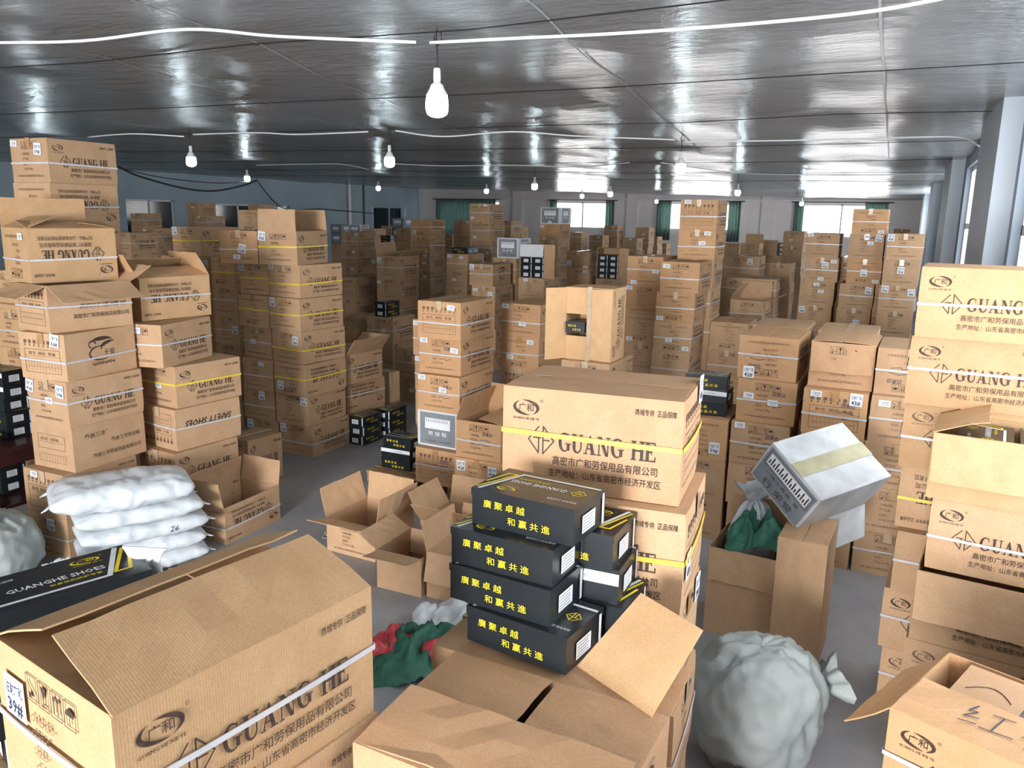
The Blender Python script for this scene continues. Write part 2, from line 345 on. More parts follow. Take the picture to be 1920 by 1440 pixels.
def face_silver():
    p = Print(); p.grid(-.19, -.15, .19, .15, GREYPRINT); p.grid(-.135, .0, .135, .10, WHITEINK); p.rect(-.13, .055, .13, .057, GREYPRINT)
    for i in range(12): p.rect(-.12+i*.02, .062, -.113+i*.02, .092, GREYPRINT)
    p.text('劳 保 鞋', 0, -.06, .045, WHITEINK, width=.2, bold=.01); p.text('GONGSI YOUXIAN', 0, -.125, .025, INK, width=.28, bold=.01); return p
def scribble():
    p = Print(); p.text('羽黑边', .09, .055, .034, INK_P, shear=.2, bold=.004); p.line([(.02, .01), (.07, .02), (.13, .005)], .004, INK_P); p.line([(.0, -.03), (.05, -.02), (.06, -.035), (.12, -.025)], .004, INK_P); return p
LW, WW, HW = .62, .44, .336
BOW = .004
def pair_mesh(name, p, long_side, flip=False, east=False):
    mb = MB(); hz = HW/2; s = -1 if flip else 1
    bw = lambda q: .0014+BOW*max(0, 1-(2*q[0]/(LW if long_side else WW))**2)*max(0, 1-(2*q[1]/HW)**2)
    if long_side: p.on(mb, (0, -WW/2, hz), (s, 0, 0), (0, 0, s), bw)
    elif east: p.on(mb, (LW/2, 0, hz), (0, s, 0), (0, 0, s), bw)
    else: p.on(mb, (-LW/2, 0, hz), (0, -s, 0), (0, 0, s), bw)
    return mb.mesh(name)
PM = {}
for f in (False, True):
    for k, p in (('gh', face_gh()), ('gf', face_gh(OVAL_F)), ('xy', face_xy()), ('ss', face_ss()), ('qd', face_qd()), ('qn', face_qn()), ('wh', face_silver())): PM[k, True, f] = pair_mesh('lettering', p, True, f)
    for k, p in (('o', face_order()), ('t', face_table()), ('t2', face_table2()), ('wh', face_silver()), ('h', scribble())): PM[k, False, f] = pair_mesh('marks', p, False, f); PM[k, 'E', f] = pair_mesh('marks', p, False, f, True)
def label_mesh(num):
    mb = MB(); w, h = (.085, .092) if num else (.078, .046)
    mb.box(-w/2, w/2, -.0012, 0, -h/2, h/2, PAPER); p = Print()
    if num:
        p.text('注射广和', 0, .006, .03, INK_P, width=.07, bold=.015); p.text(num+'#', 0, -.036, .042, INK_P, width=.062, bold=.02)
    else: p.text('广和劳保', 0, -.004, .02, INK_P, width=.055); p.rect(-.025, -.014, .025, -.010, GREYPRINT)
    p.on(mb, (0, -.0014, 0), (1, 0, 0), (0, 0, 1)); return mb.mesh('label')
LM = {n: label_mesh(n) for n in ('', '35', '36', '37', '38', '39', '40', '41', '42', '43', '44', '45')}
# ------------------------------------------------------------------ the room
XL, YB, YN = -24.0, 38.0, -8.0
SEAMS = [(-4.75, 2.6, -6.6, 9.2), (-3.55, 3.0, -5.3, 9.5), (-1.75, 3.6, -3.0, 13.0), (-.2, 2.6, -.35, 15.0), (-8.2, 3.5, -10.5, 16.0)]
def wall_x(y): return .86-.0075*max(0, y-8)
def ceil_z(x, y): return 3.60+.0125*max(0., -x-5)-.0045*max(0., y-10)*max(0., 1+x/20)
WIRES_Y = [-8.5, -4.5, -1.4, 1.6, 4.15, 6.4, 8.9, 12.0, 15.2, 18.6, 22.2, 26, 30, 34]
def film_z(x, y):
    z = ceil_z(x, y)
    for a, b in zip(WIRES_Y, WIRES_Y[1:]):
        if a <= y <= b: u = (y-a)/(b-a); z -= .0 if b-a < .1 else .045*math.sin(math.pi*u)*(.7+.3*math.sin(x*1.3+a))
    return z+.012*math.sin(x*2.1+y*.7)*math.sin(y*1.9)+.006*math.sin(x*5.3-y*2.2)
mb = MB(); nx, ny = 110, 190
xs = [XL+(wall_x(0)+.2-XL)*i/nx for i in range(nx+1)]; ys = [YN+(YB-YN)*j/ny for j in range(ny+1)]
mb.add([(x, y, film_z(x, y)) for y in ys for x in xs], [(j*(nx+1)+i, (j+1)*(nx+1)+i, (j+1)*(nx+1)+i+1, j*(nx+1)+i+1) for j in range(ny) for i in range(nx)], FILM)
struct(mb.build('ceiling', smooth=True), 'glossy grey plastic film ceiling')
SEAM = mottled('whitish_film_seam', (.36, .37, .37), (.47, .48, .48), 30, .35, .2, .003)
for k, (x0, y0, x1, y1) in enumerate(SEAMS):
    mb = MB(); q = []
    for i in range(41):
        u = i/40; x, y = x0+(x1-x0)*u, y0+(y1-y0)*u; q += [(x-.008, y, film_z(x-.008, y)-.004), (x+.008, y, film_z(x+.008, y)-.004)]
    mb.add(q, [(2*i, 2*i+1, 2*i+3, 2*i+2) for i in range(40)], SEAM); struct(mb.build('trim_%d' % (30+k)), 'pale seam in the ceiling film')
struct(MB().box(XL, 1.2, YN, YB, -.1, 0, FLOOR).build('floor'), 'grey concrete floor')
LINE = mottled('worn_yellow_floor_paint', (.40, .27, .06), (.26, .22, .13), 9, .6, 0)
ln = obj('trim_1', MB().box(-.30, .9, 3.49, 3.57, .0, .0015, LINE).mesh('line')); struct(ln, 'worn yellow line painted on the floor')
def wall_with_holes(name, axis, at, lo, hi, holes, zt, mt, th=.25, side=1, label=None):
    """wall plane along axis; holes = (a0, a1, z0, z1)"""
    mb = MB(); cuts = sorted({lo, hi, *[h[0] for h in holes], *[h[1] for h in holes]})
    def slab(a0, a1, z0, z1):
        if a1-a0 < 1e-4 or z1-z0 < 1e-4: return
        t0, t1 = (at, at+th*side) if side > 0 else (at-th, at)
        if axis == 'x': mb.box(a0, a1, t0, t1, z0, z1, mt)
        else: mb.box(t0, t1, a0, a1, z0, z1, mt)
    for a0, a1 in zip(cuts, cuts[1:]):
        hs = [h for h in holes if h[0] <= a0+1e-6 and h[1] >= a1-1e-6]
        if hs: slab(a0, a1, 0, hs[0][2]); slab(a0, a1, hs[0][3], zt)
        else: slab(a0, a1, 0, zt)
    return struct(mb.build(name), label)
WB = [(-22.7, -19.1, 1.45, 3.23), (-16.0, -13.0, 1.95, 3.23), (-10.5, -6.8, 1.98, 3.23), (-4.3, -.75, 1.80, 3.23)]
wall_with_holes('wall_back', 'x', YB, XL-.3, 1.3, WB, 4.3, WALL_W, label='pinkish white plaster wall with bright windows')
WL = [(19.4, 21.45, .9, 2.86), (23.4, 25.9, .9, 2.78), (26.2, 27.6, .9, 2.76), (33.7, 36.6, .0, 2.78)]
wall_with_holes('wall_left', 'y', XL, YN, YB, WL, 4.6, WALL_B, side=-1, label='blue grey plaster wall')
WN = [(-10.5, -7.9, 1.1, 3.3), (-6.5, -3.9, 1.1, 3.3), (-2.3, .3, 1.1, 3.3)]
wall_with_holes('wall_near', 'x', YN, XL-.3, 1.3, WN, 4.3, WALL_W, side=-1, label='wall behind the photographer')
# right wall in straight runs with piers standing proud of it
RW = [(1.6, 7.7), (10.4, 14.6), (18.4, 23.0), (26.7, 31.3)]
wall_with_holes('wall_right', 'y', .78, YN, YB, [(a, b, 1.15, 3.38) for a, b in RW], 4.3, WALL_R, label='pale blue plaster wall with tall windows')
n = 0
for a, b in ((7.9, 10.0), (15.2, 18.0), (23.5, 26.3), (31.8, 35.0)):
    n += 1; x0 = .62-.0045*(a-8)
    struct(MB().box(x0, .78, a, b, 0, 3.75, PIER)  .build('trim_%d' % (n+1)), 'white painted pier between the side windows')
def window(i, axis, at, h, th, cols, transom=None, glass=GLASS, label=None, depth=.06):
    a0, a1, z0, z1 = h; root = obj('window_%d' % i, None); struct(root, label)
    def bar(a, b, z, zz, nm, mt=ALU, d=depth, off=0):
        mb = MB()
        if axis == 'x': mb.box(a, b, at+th-d/2+off, at+th+d/2+off, z, zz, mt)
        else: mb.box(at+th-d/2+off, at+th+d/2+off, a, b, z, zz, mt)
        return mb.build(nm, root)
    bar(a0, a1, z0, z0+.06, 'window_sill'); bar(a0, a1, z1-.06, z1, 'window_head'); bar(a0, a0+.06, z0, z1, 'window_jamb'); bar(a1-.06, a1, z0, z1, 'window_jamb')
    w = (a1-a0)/cols
    for k in range(1, cols): bar(a0+k*w-.03, a0+k*w+.03, z0, z1, 'mullion')
    if transom: bar(a0, a1, transom-.04, transom+.04, 'transom')
    for k in range(cols):
        zz = [z0, transom, z1] if transom else [z0, z1]
        for q0, q1 in zip(zz, zz[1:]): bar(a0+k*w+.03, a0+(k+1)*w-.03, q0+.03, q1-.03, 'pane', glass, .006)
    return root
for i, h in enumerate(WB): window(i+1, 'x', YB, h, .12, 2, label='bright far window')
for i, h in enumerate(WL[:3]): window(i+5, 'y', XL, h, -.1, 2, glass=ROOM_SHADE, label='dark interior window')
for i, (a, b) in enumerate(RW): window(i+8, 'y', .78, (a, b, 1.15, 3.38), .10, 4, transom=2.50, label='tall white framed side window')
for i, h in enumerate(WN): window(i+12, 'x', YN, h, -.12, 3, label='window behind the photographer')
d = obj('door_1', None); struct(d, 'dark doorway in the left wall')
MB().box(XL-.45, XL-.32, 33.2, 37.1, 0, 3, ROOM_SHADE).build('room_shade_sheet', d)  # added near-black sheet: covers the sky, stands for the unlit room's shade
for a, b in ((33.62, 33.72), (36.58, 36.68)): MB().box(XL-.05, XL+.03, a, b, 0, 2.82, ALU).build('door_jamb', d)
# wall pillars, pipes and curtains at the far end
n = 5
for x in (-18.0, -11.9, -5.6):
    n += 1; struct(MB().box(x-.28, x+.28, YB-.10, YB, 0, 3.75, WALL_W).build('trim_%d' % n), 'pale pillar on the far wall')
n += 1; struct(MB().tube([(XL+.10, 31.7, 0), (XL+.10, 31.7, 4.0)], .075, CONDUIT, 8).build('trim_%d' % n), 'white vertical pipe on the left wall')
n += 1; struct(MB().tube([(XL+.06, 32.9, 0), (XL+.06, 32.9, 4.0)], .03, CABLE, 6).build('trim_%d' % n), 'thin dark pipe on the left wall')
n += 1; struct(MB().box(XL, wall_x(38), YB-.14, YB, 3.30, 3.42, WALL_W).build('trim_%d' % n), 'pale beam above the far windows')
def curtain(x0, x1, z0, z1, label, waves):
    mb = MB(); N = waves*8; P = []
    for j in range(6):
        for i in range(N+1):
            u = i/N; P.append((x0+(x1-x0)*u, YB-.20+.05*math.sin(u*waves*2*math.pi+.5*math.sin(u*17))*(.6+.08*j), z1+(z0-z1)*j/5))
    mb.add(P, [(j*(N+1)+i, j*(N+1)+i+1, (j+1)*(N+1)+i+1, (j+1)*(N+1)+i) for j in range(5) for i in range(N)], CURTAIN)
    o = mb.build('curtain', smooth=True); md = o.modifiers.new('t', 'SOLIDIFY'); md.thickness = .004
    return tag(o, label, 'curtain', 'green curtains at the far windows')
curtain(-22.8, -19.2, 1.30, 3.30, 'green curtain drawn across the leftmost far window', 16)
curtain(-16.15, -15.75, 1.5, 3.30, 'green curtain left of the bright window behind silver carton', 3)
curtain(-13.2, -12.75, 1.5, 3.30, 'green curtain right of the bright window behind silver carton', 3)
curtain(-10.65, -9.95, 1.5, 3.30, 'green curtain left of the window behind tallest centre-right stack', 4)
curtain(-7.3, -6.75, 1.5, 3.30, 'green curtain right of the window behind tallest centre-right stack', 4)
curtain(-4.45, -4.05, 1.5, 3.30, 'green curtain left of the rightmost far window', 3)
curtain(-1.6, -.7, 2.9, 3.30, 'gathered green curtain at top right of rightmost far window', 5)
for nm, a, b in (('leftmost', -23, -18.9), ('second', -16.3, -12.6), ('third', -10.8, -6.6), ('rightmost', -4.6, -.5)):
    t = MB().tube([(a, YB-.2, 3.31), (b, YB-.2, 3.31)], .022, CABLE, 8).build('curtain_rod'); tag(t, 'dark curtain rod over the %s far window' % nm, 'curtain rod', 'curtain rods')

# ------------------------------------------------------------------ bulbs, conduits and wires under the ceiling
BULBS = [(-2.53, 4.21, 'large lit bulb hanging nearest the camera'), (-8.8, 8.2, 'lit bulb hanging above the upright left flap'), (-6.0, 8.81, 'lit bulb hanging left of centre in the second row'),
         (-2.66, 10.44, 'lit bulb hanging above the tallest centre-right stack'), (-13.98, 14.66, 'lit bulb hanging before the blue wall'), (-14.1, 20.1, 'small lit bulb over the dark doorway'),
         (-11.47, 21.95, 'small lit bulb over the green curtained window'), (-7.45, 16.55, 'lit bulb hanging above the silver topped stack'), (-7.14, 20.77, 'small lit bulb right of the second far window'),
         (-3.53, 19.19, 'lit bulb hanging right of the tallest centre-right stack'), (-8.9, 31.5, 'tiny lit bulb before the third far curtain'), (-13.0, 9.0, 'lit bulb far left, hidden by the tallest tower'),
         (-3.2, 29.0, 'tiny lit bulb before the rightmost far window'), (-9.9, 25.9, 'tiny lit bulb over the second far window')]
bulb_me = MB().lathe([(.018, .075), (.034, .06), (.040, .035), (.058, .01), (.066, -.03), (.066, -.075), (.058, -.10), (.035, -.115), (.004, -.12)], GLOW, 18).mesh('bulb', True)
neck_me = MB().lathe([(.019, .075), (.036, .062), (.044, .04), (.060, .012), (.0645, .005)], SOCKET, 18).mesh('neck', True)
sock_me = MB().lathe([(.012, .155), (.02, .15), (.022, .10), (.02, .074)], SOCKET, 14).mesh('socket', True)
for i, (x, y, lab) in enumerate(BULBS):
    zc = film_z(x, y); t = thing('hanging_bulb', lab, 'light bulb', (x, y, zc-.37), 0, 'bare bulbs hanging from the ceiling')
    b = obj('bulb', bulb_me, t); obj('neck', neck_me, b); obj('socket', sock_me, t)
    MB().tube([(0, 0, .15), (.004, 0, .22), (-.004, 0, .30), (0, 0, .372)], .005, CABLE, 6).build('cord', t)
    if i < 4: MB().tube([(0, 0, .27), (.03, .0, .30), (.028, 0, .345), (0, 0, .355), (-.02, 0, .32), (0, 0, .27)], .004, CABLE, 6).build('cord_loop', t)
def path(name, pts, r, mt, lab, cat, group=None):
    q = []
    P = [Vector(p) for p in pts]; P = [P[0]]+P+[P[-1]]
    for i in range(1, len(P)-2):
        for k in range(6):
            t = k/6; a, b, c, d = P[i-1], P[i], P[i+1], P[i+2]
            q.append(.5*((2*b)+(c-a)*t+(2*a-5*b+4*c-d)*t*t+(3*b-a-3*c+d)*t**3))
    q.append(P[-1]); return tag(MB().tube(q, r, mt, 7).build(name, smooth=True), lab, cat, group)
path('conduit', [(-5.127, 3.145, 3.5), (-4.385, 3.327, 3.49), (-3.663, 3.441, 3.52), (-3.276, 3.724, 3.51), (-2.598, 4.094, 3.5)], 0.009, CONDUIT, 'white conduit left of the nearest bulb', 'conduit', 'white conduits under the ceiling')
path('conduit', [(-2.531, 4.135, 3.5), (-2.025, 4.157, 3.49), (-1.478, 4.243, 3.49), (-0.812, 4.323, 3.5), (-0.231, 4.315, 3.51), (0.243, 4.119, 3.52)], 0.009, CONDUIT, 'white conduit right of the nearest bulb', 'conduit', 'white conduits under the ceiling')
path('conduit', [(-10.241, 7.761, 3.5), (-9.359, 7.77, 3.52), (-8.78, 8.085, 3.5)], 0.009, CONDUIT, 'short white conduit left of the bulb above left flap', 'conduit', 'white conduits under the ceiling')
path('conduit', [(-8.497, 7.976, 3.51), (-7.568, 8.132, 3.52), (-7.008, 8.284, 3.5), (-6.05, 8.428, 3.52)], 0.009, CONDUIT, 'white conduit right of the bulb above left flap', 'conduit', 'white conduits under the ceiling')
path('conduit', [(-5.695, 8.504, 3.53), (-5.288, 8.932, 3.49), (-4.326, 8.921, 3.52), (-3.7, 9.41, 3.5), (-2.631, 9.965, 3.48)], 0.009, CONDUIT, 'wavy white conduit between the two centre bulbs', 'conduit', 'white conduits under the ceiling')
path('conduit', [(-2.548, 10.163, 3.47), (-1.245, 10.52, 3.49), (-0.368, 10.592, 3.5), (0.43, 10.676, 3.5), (0.58, 9.403, 3.296)], 0.009, CONDUIT, 'white conduit running to the right wall', 'conduit', 'white conduits under the ceiling')
path('conduit', [(-9.4, 13.983, 3.52), (-8.757, 14.791, 3.52), (-7.202, 14.877, 3.52), (-6.107, 15.584, 3.52), (-4.652, 14.525, 3.52)], 0.009, CONDUIT, 'thin white conduit in the third bulb row, centre', 'conduit', 'white conduits under the ceiling')
path('conduit', [(-3.999, 14.326, 3.5), (-3.149, 17.977, 3.5), (-1.095, 18.857, 3.5), (0.597, 18.621, 3.5)], 0.009, CONDUIT, 'thin white conduit in the third bulb row, right', 'conduit', 'white conduits under the ceiling')
path('conduit', [(-13.38, 14.329, 3.55), (-12.029, 14.184, 3.55), (-11.018, 14.361, 3.55), (-11.664, 16.263, 3.55)], 0.009, CONDUIT, 'thin white conduit in the third bulb row, left', 'conduit', 'white conduits under the ceiling')
path('cable', [(-12.5, 10.016, 3.264), (-12.5, 10.421, 3.121), (-12.5, 11.365, 2.951), (-12.5, 12.16, 2.917), (-12.5, 12.969, 3.052), (-12.5, 13.396, 3.178)], 0.018, CABLE, 'black cable sagging in front of the blue wall', 'cable', 'cables')
path('cable', [(-14.0, 11.216, 3.329), (-14.0, 12.193, 3.193), (-14.0, 13.633, 3.135), (-14.0, 14.791, 3.219)], 0.01, CABLE, 'thin cable above the sagging black one, blue wall', 'cable', 'cables')
path('cable', [(-23.8, 25.448, 3.76), (-23.8, 26.946, 2.666), (-23.8, 29.388, 2.655), (-23.8, 30.928, 2.602), (-23.8, 33.469, 2.503)], 0.02, CABLE, 'thin grey cable along the left wall', 'cable', 'cables')
for k, y in enumerate(WIRES_Y[3:11]):
    pts = [(x, y, film_z(x, y)-.02-.012*math.sin((x+24)/25*9)**2) for x in [XL+.05+(wall_x(y)-XL-.1)*i/16 for i in range(17)]]
    tag(MB().tube(pts, .004, CABLE, 5).build('support_wire'), ['dark ceiling wire nearest overhead', 'dark ceiling wire in line with the nearest bulb', 'faint dark ceiling wire between the first two bulb rows', 'dark ceiling wire just before the second bulb row', 'dark ceiling wire just past the second bulb row', 'dark ceiling wire above the third bulb row', 'dark ceiling wire past the third bulb row', 'farthest visible dark ceiling wire'][k], 'wire', 'ceiling support wires')

# ------------------------------------------------------------------ cartons
def soft_box(L, W, H, seed, bow=.005, dent=.010):
    """carton walls as six separately shaded sheets, slightly bowed and with tired corners"""
    r = random.Random(seed); mb = MB(); N = 6
    cd = {}
    def wob(p):
        x, y, z = p; k = (round(x, 4), round(y, 4), round(z, 4)); ex = abs(abs(x)-L/2) < 1e-5; ey = abs(abs(y)-W/2) < 1e-5; ez = z < 1e-5 or abs(z-H) < 1e-5
        if k not in cd:
            if ex and ey and ez: cd[k] = (Vector((-x*.012, -y*.016, 0)))*r.random()
            else: cd[k] = Vector((r.uniform(-1, 1)*.0012 if not ex else 0, r.uniform(-1, 1)*.0012 if not ey else 0, 0))
        u = (1-(2*x/L)**2); v = (1-(2*y/W)**2); w = 1-(2*z/H-1)**2; q = Vector(p)+cd[k]
        if ey and not ex: q.y += math.copysign(bow*u*w, y)
        if ex and not ey: q.x += math.copysign(bow*v*w, x)
        if ez and z > H/2: q.z -= .004*u*v
        return q
    def sheet(o, a, b):
        vs = [wob((o[0]+a[0]*i/N+b[0]*j/N, o[1]+a[1]*i/N+b[1]*j/N, o[2]+a[2]*i/N+b[2]*j/N)) for j in range(N+1) for i in range(N+1)]
        mb.add(vs, [(j*(N+1)+i, j*(N+1)+i+1, (j+1)*(N+1)+i+1, (j+1)*(N+1)+i) for j in range(N) for i in range(N)], KRAFT)
    sheet((-L/2, -W/2, 0), (L, 0, 0), (0, 0, H)); sheet((L/2, W/2, 0), (-L, 0, 0), (0, 0, H)); sheet((-L/2, W/2, 0), (0, -W, 0), (0, 0, H)); sheet((L/2, -W/2, 0), (0, W, 0), (0, 0, H))
    sheet((-L/2, -W/2, H), (L, 0, 0), (0, W, 0)); sheet((-L/2, W/2, 0), (L, 0, 0), (0, -W, 0)); return mb
def recol(me, mt):
    c = me.copy(); c.materials.clear(); c.materials.append(mt); return c
BODY = [soft_box(LW, WW, HW, s, BOW).mesh('body', True) for s in range(6)]
BODY_W = [recol(b, CARD_W) for b in BODY[:2]]; BODY_B = [recol(b, CARD_B) for b in BODY[:2]]
def shell(L, W, H, mt, t=.005):
    mb = MB()
    mb.box(-L/2, L/2, -W/2, -W/2+t, 0, H, mt); mb.box(-L/2, L/2, W/2-t, W/2, 0, H, mt)
    mb.box(-L/2, -L/2+t, -W/2+t, W/2-t, 0, H, mt); mb.box(L/2-t, L/2, -W/2+t, W/2-t, 0, H, mt); mb.box(-L/2+t, L/2-t, -W/2+t, W/2-t, .0, .006, mt); return mb
SHELL = shell(LW, WW, HW, KRAFT).mesh('body')
def creased(w, l, mt, seed=0, t=.004):
    """one flap: hinge along x at the origin, board running to +y, softly creased"""
    r = random.Random(seed); mb = MB(); N = 8; top = []; bot = []
    for j in range(4):
        for i in range(N+1):
            x = -w/2+w*i/N+(r.uniform(-.004, .004) if 0 < i < N else (.006*j/3 if i == 0 else -.006*j/3)); y = l*j/3+(r.uniform(-.003, .003) if j == 3 else 0); z = r.uniform(-.0025, .0025)*(j > 0)+.004*math.sin(3.1*j/3)
            top.append((x, y, z+t)); bot.append((x, y, z))
    n = len(top); M = N+1; vs = top+bot
    fs = [(j*M+i, j*M+i+1, (j+1)*M+i+1, (j+1)*M+i) for j in range(3) for i in range(N)]+[(n+j*M+i, n+(j+1)*M+i, n+(j+1)*M+i+1, n+j*M+i+1) for j in range(3) for i in range(N)]
    rim = [j*M for j in range(4)]+[3*M+i for i in range(1, N+1)]+[j*M+N for j in (2, 1, 0)]+[i for i in range(N-1, 0, -1)]
    fs += [(a, b, n+b, n+a) for a, b in zip(rim, rim[1:]+rim[:1])]
    return mb.add(vs, fs, mt)
FLAP_L = [creased(LW-.004, WW/2-.002, KRAFT, s).mesh('flap') for s in range(4)]
FLAP_S = [creased(WW-.008, WW/2-.002, KRAFT, 10+s).mesh('flap') for s in range(4)]
FLAP_LW = [recol(f, CARD_W) for f in FLAP_L[:1]]; FLAP_SW = [recol(f, CARD_W) for f in FLAP_S[:1]]
def strap_mesh(mt, vertical=False):
    mb = MB(); w = .0065 if mt is STRAP_W else .008; t = .0025; g = .0035
    if vertical:
        for x0, x1, z0, z1 in ((-.31-g, .31+g, HW, HW+t), (-.31-g, .31+g, -.0005, .0005)): mb.box(x0, x1, -w, w, z0, z1, mt)
        for x in (-.31-g, .31+g-t): mb.box(x, x+t, -w, w, 0, HW+t, mt)
    else:
        def run(p, q, nrm):
            P = []; N = 8
            for i in range(N+1):
                u = i/N; b = .006*(1-(2*u-1)**2); P.append(Vector(p).lerp(Vector(q), u)+Vector(nrm)*b)
            for a, b in zip(P, P[1:]):
                n3 = Vector(nrm)*t; z = Vector((0, 0, w)); mb.add([a-z, b-z, b+z, a+z, a-z+n3, b-z+n3, b+z+n3, a+z+n3], ((4, 5, 6, 7), (0, 1, 5, 4), (3, 7, 6, 2)), mt)
        x, y = LW/2+g-.002, WW/2+g-.002
        run((-x, -y, 0), (x, -y, 0), (0, -1, 0)); run((x, -y, 0), (x, y, 0), (1, 0, 0)); run((x, y, 0), (-x, y, 0), (0, 1, 0)); run((-x, y, 0), (-x, -y, 0), (-1, 0, 0))
    return mb.mesh('strap')
STRAP = {'w': strap_mesh(STRAP_W), 'y': strap_mesh(STRAP_Y), 'v': strap_mesh(STRAP_W, True)}
def tape_mesh(mt, top, sgn):
    mb = MB(); w = .027
    if top: mb.box(-LW/2-.004, LW/2+.004, -w, w, HW+.0005, HW+.0015, mt)
    for s in ((-1, 1) if top else (sgn,)):
        x = s*(LW/2+.0042); mb.box(min(x, x+s*.0008), max(x, x+s*.0008), -w, w, HW-.075, HW+.001, mt)
    return mb.mesh('tape')
TAPES = {(k, t, s): tape_mesh(mt, t, s) for k, mt in (('b', TAPE), ('c', TAPE_C)) for t in (True, False) for s in (-1, 1)}
TINT = {None: (1, 1, 1), 'o': (1.06, .97, .86), 'y': (1.05, 1.03, .94), 'p': (1.06, 1.0, .97), 'g': (1, 1, 1), 'b': (1, 1, 1)}
SIDES = {'s': 270, 'e': 0, 'n': 90, 'w': 180}
DESC = {'y': 'pale', 'o': 'orange-brown', 'p': 'light tan', None: 'brown', 'g': 'silver-white', 'b': 'blue-grey'}
WHERE = {'A': 'the nearest left tower', 'B2': 'the yellowish stack at the left frame edge', 'B': 'the tallest tower at the left edge', 'T': 'the tower behind the white sacks', 'TS': 'small one on the floor behind the open aisle box', 'U': 'low open box right of the white sacks', 'E': 'the yellow-strapped tower by the aisle', 'F': 'the column left of the yellow-strapped tower', 'S2': 'the second column left of yellow-strapped tower', 'S1': 'the column directly behind the white-sack tower', 'G': 'the low stack behind the floor shoe boxes', 'GE': 'standing on end right of the low open stack', 'D': 'the stack holding the silver carton', 'DR': 'the pair right of the silver-carton stack', 'DL': 'the sliver stack behind the silver-carton stack', 'H': 'the stack left of the standing pale carton', 'J': 'the pile under the standing pale carton', 'L1': 'the front stack in the centre-right group', 'L2': 'the tallest stack in the centre-right group', 'L3': 'the left stack in the centre-right group', 'M': 'the dark stack right of centre-right group', 'O1': 'the left stack of the front-right trio', 'O2': 'the middle stack of the front-right trio', 'O3': 'the right stack of the front-right trio', 'O4': 'the row behind the left front-right stack', 'O5': 'the row behind the middle front-right stack', 'OB': 'the pile under the wedged shoe boxes', 'QB0': 'the row added to darken gaps behind left right-wall stacks', 'QB1': 'the row added to darken gaps behind right right-wall stacks', 'Q1': 'the left stack by the right wall', 'Q2': 'the highest stack by the right wall', 'Q3': 'the stack touching the right wall', 'R': 'the tall stack at the right edge', 'RF': 'the opened stack at the right edge', 'RH': 'the nearest pile at the bottom right corner', 'RG': 'the handwritten stack at bottom right', 'C': 'the big front centre stack', 'FG': 'the huge stack at bottom left', 'GC': 'the pile at the bottom centre', 'GB': 'the pile carrying the foreground shoe boxes', 'BB': 'the pile under the GUANGHE SHOES box', 'V1': 'leftmost of the open boxes on the aisle floor', 'V2': 'middle of the open boxes on the aisle floor', 'V3': 'torn one right on the aisle floor', 'V4': 'low one behind, holding shoe boxes on aisle floor', 'P': 'tall one stuffed with green cloth', 'P2': 'tall narrow one right of the cloth-stuffed carton', 'K1': 'the dim stack before the white wall pipe', 'K2': 'the dim low stack right of yellow-strapped tower', 'K3': 'the dim open-topped stack left of centre', 'K3b': 'the dim stack behind the open-topped one', 'K4': 'the dim stack under two shoe boxes', 'K5': 'the dim pile left of two shoe boxes', 'K6': 'the dim pile below the two shoe boxes', 'K7': 'the tall far stack before the green curtain', 'X1': 'the tallest far stack right of green curtain', 'X2': 'the far stack marked with a swirl', 'X3': 'the far stack topped by shoe boxes', 'X4': 'the far stack touching the green curtain', 'X5': 'the far stack right of the tallest one', 'X6': 'the pinkish stack under the white-framed carton', 'XS': 'white-framed one facing the camera, far centre', 'Y1': 'the silver-topped stack before a bright window', 'Z1': 'the stack under the white-flapped far carton', 'W1': 'the far stack right of silver-topped one', 'W2': 'the pile under the dark opened far carton', 'N1': 'the wide dim stack left of right-wall stacks', 'N2': 'the widest dim stack below the wide one', 'N3': 'the small open-topped stack behind front-right trio', 'f1': 'the far left stack below the dark window', 'f2': 'the dim far left stack under that window', 'f3': 'the stack just right of the pale left tower', 'f4': 'the far stack left of the second dark window', 'f5': 'the far stack just below it, left wall', 'f6': 'the stack behind the open yellow-strapped top', 'f7': 'the farthest stack behind yellow-strapped tower', 'f8': 'the blue stack right of yellow-strapped tower', 'f9': 'the slanted silver stack by the left wall', 'f10': 'the small stack before the dark doorway', 'f11': 'the blue stack before the dark doorway', 'f12': 'the dark stack left of the curtain stack', 'f13': 'the small dark stack left of doorway', 'g1': 'the pinkish far stack under the second window', 'g2': 'the far dark stack right of second window', 'g3': 'the far dark stack under the second window', 'g4': 'the wide far dark stack between windows', 'g5': 'the far dark pair between windows', 'g6': 'the far dark stack left of third curtain', 'g7': 'the farthest tiny stack under third window', 'g8': 'the dim stack left of centre-right group', 'g9': 'the far stack right of third window', 'g10': 'the flap-up far stack right of third window', 'g11': 'the far stack left of the rightmost window', 'g11b': 'the pile under far right shoe boxes', 'g12': 'the narrow dark stack left of right-wall stacks', 'g13': 'the farthest stack behind the right-wall stacks', 'g14': 'the dim stack left of the right-wall stacks', 'g15': 'the pale far stack left of second window', 'g16': 'the small stack right of curtain stack', 'KS': 'the dim pile left of the doorway stack'}
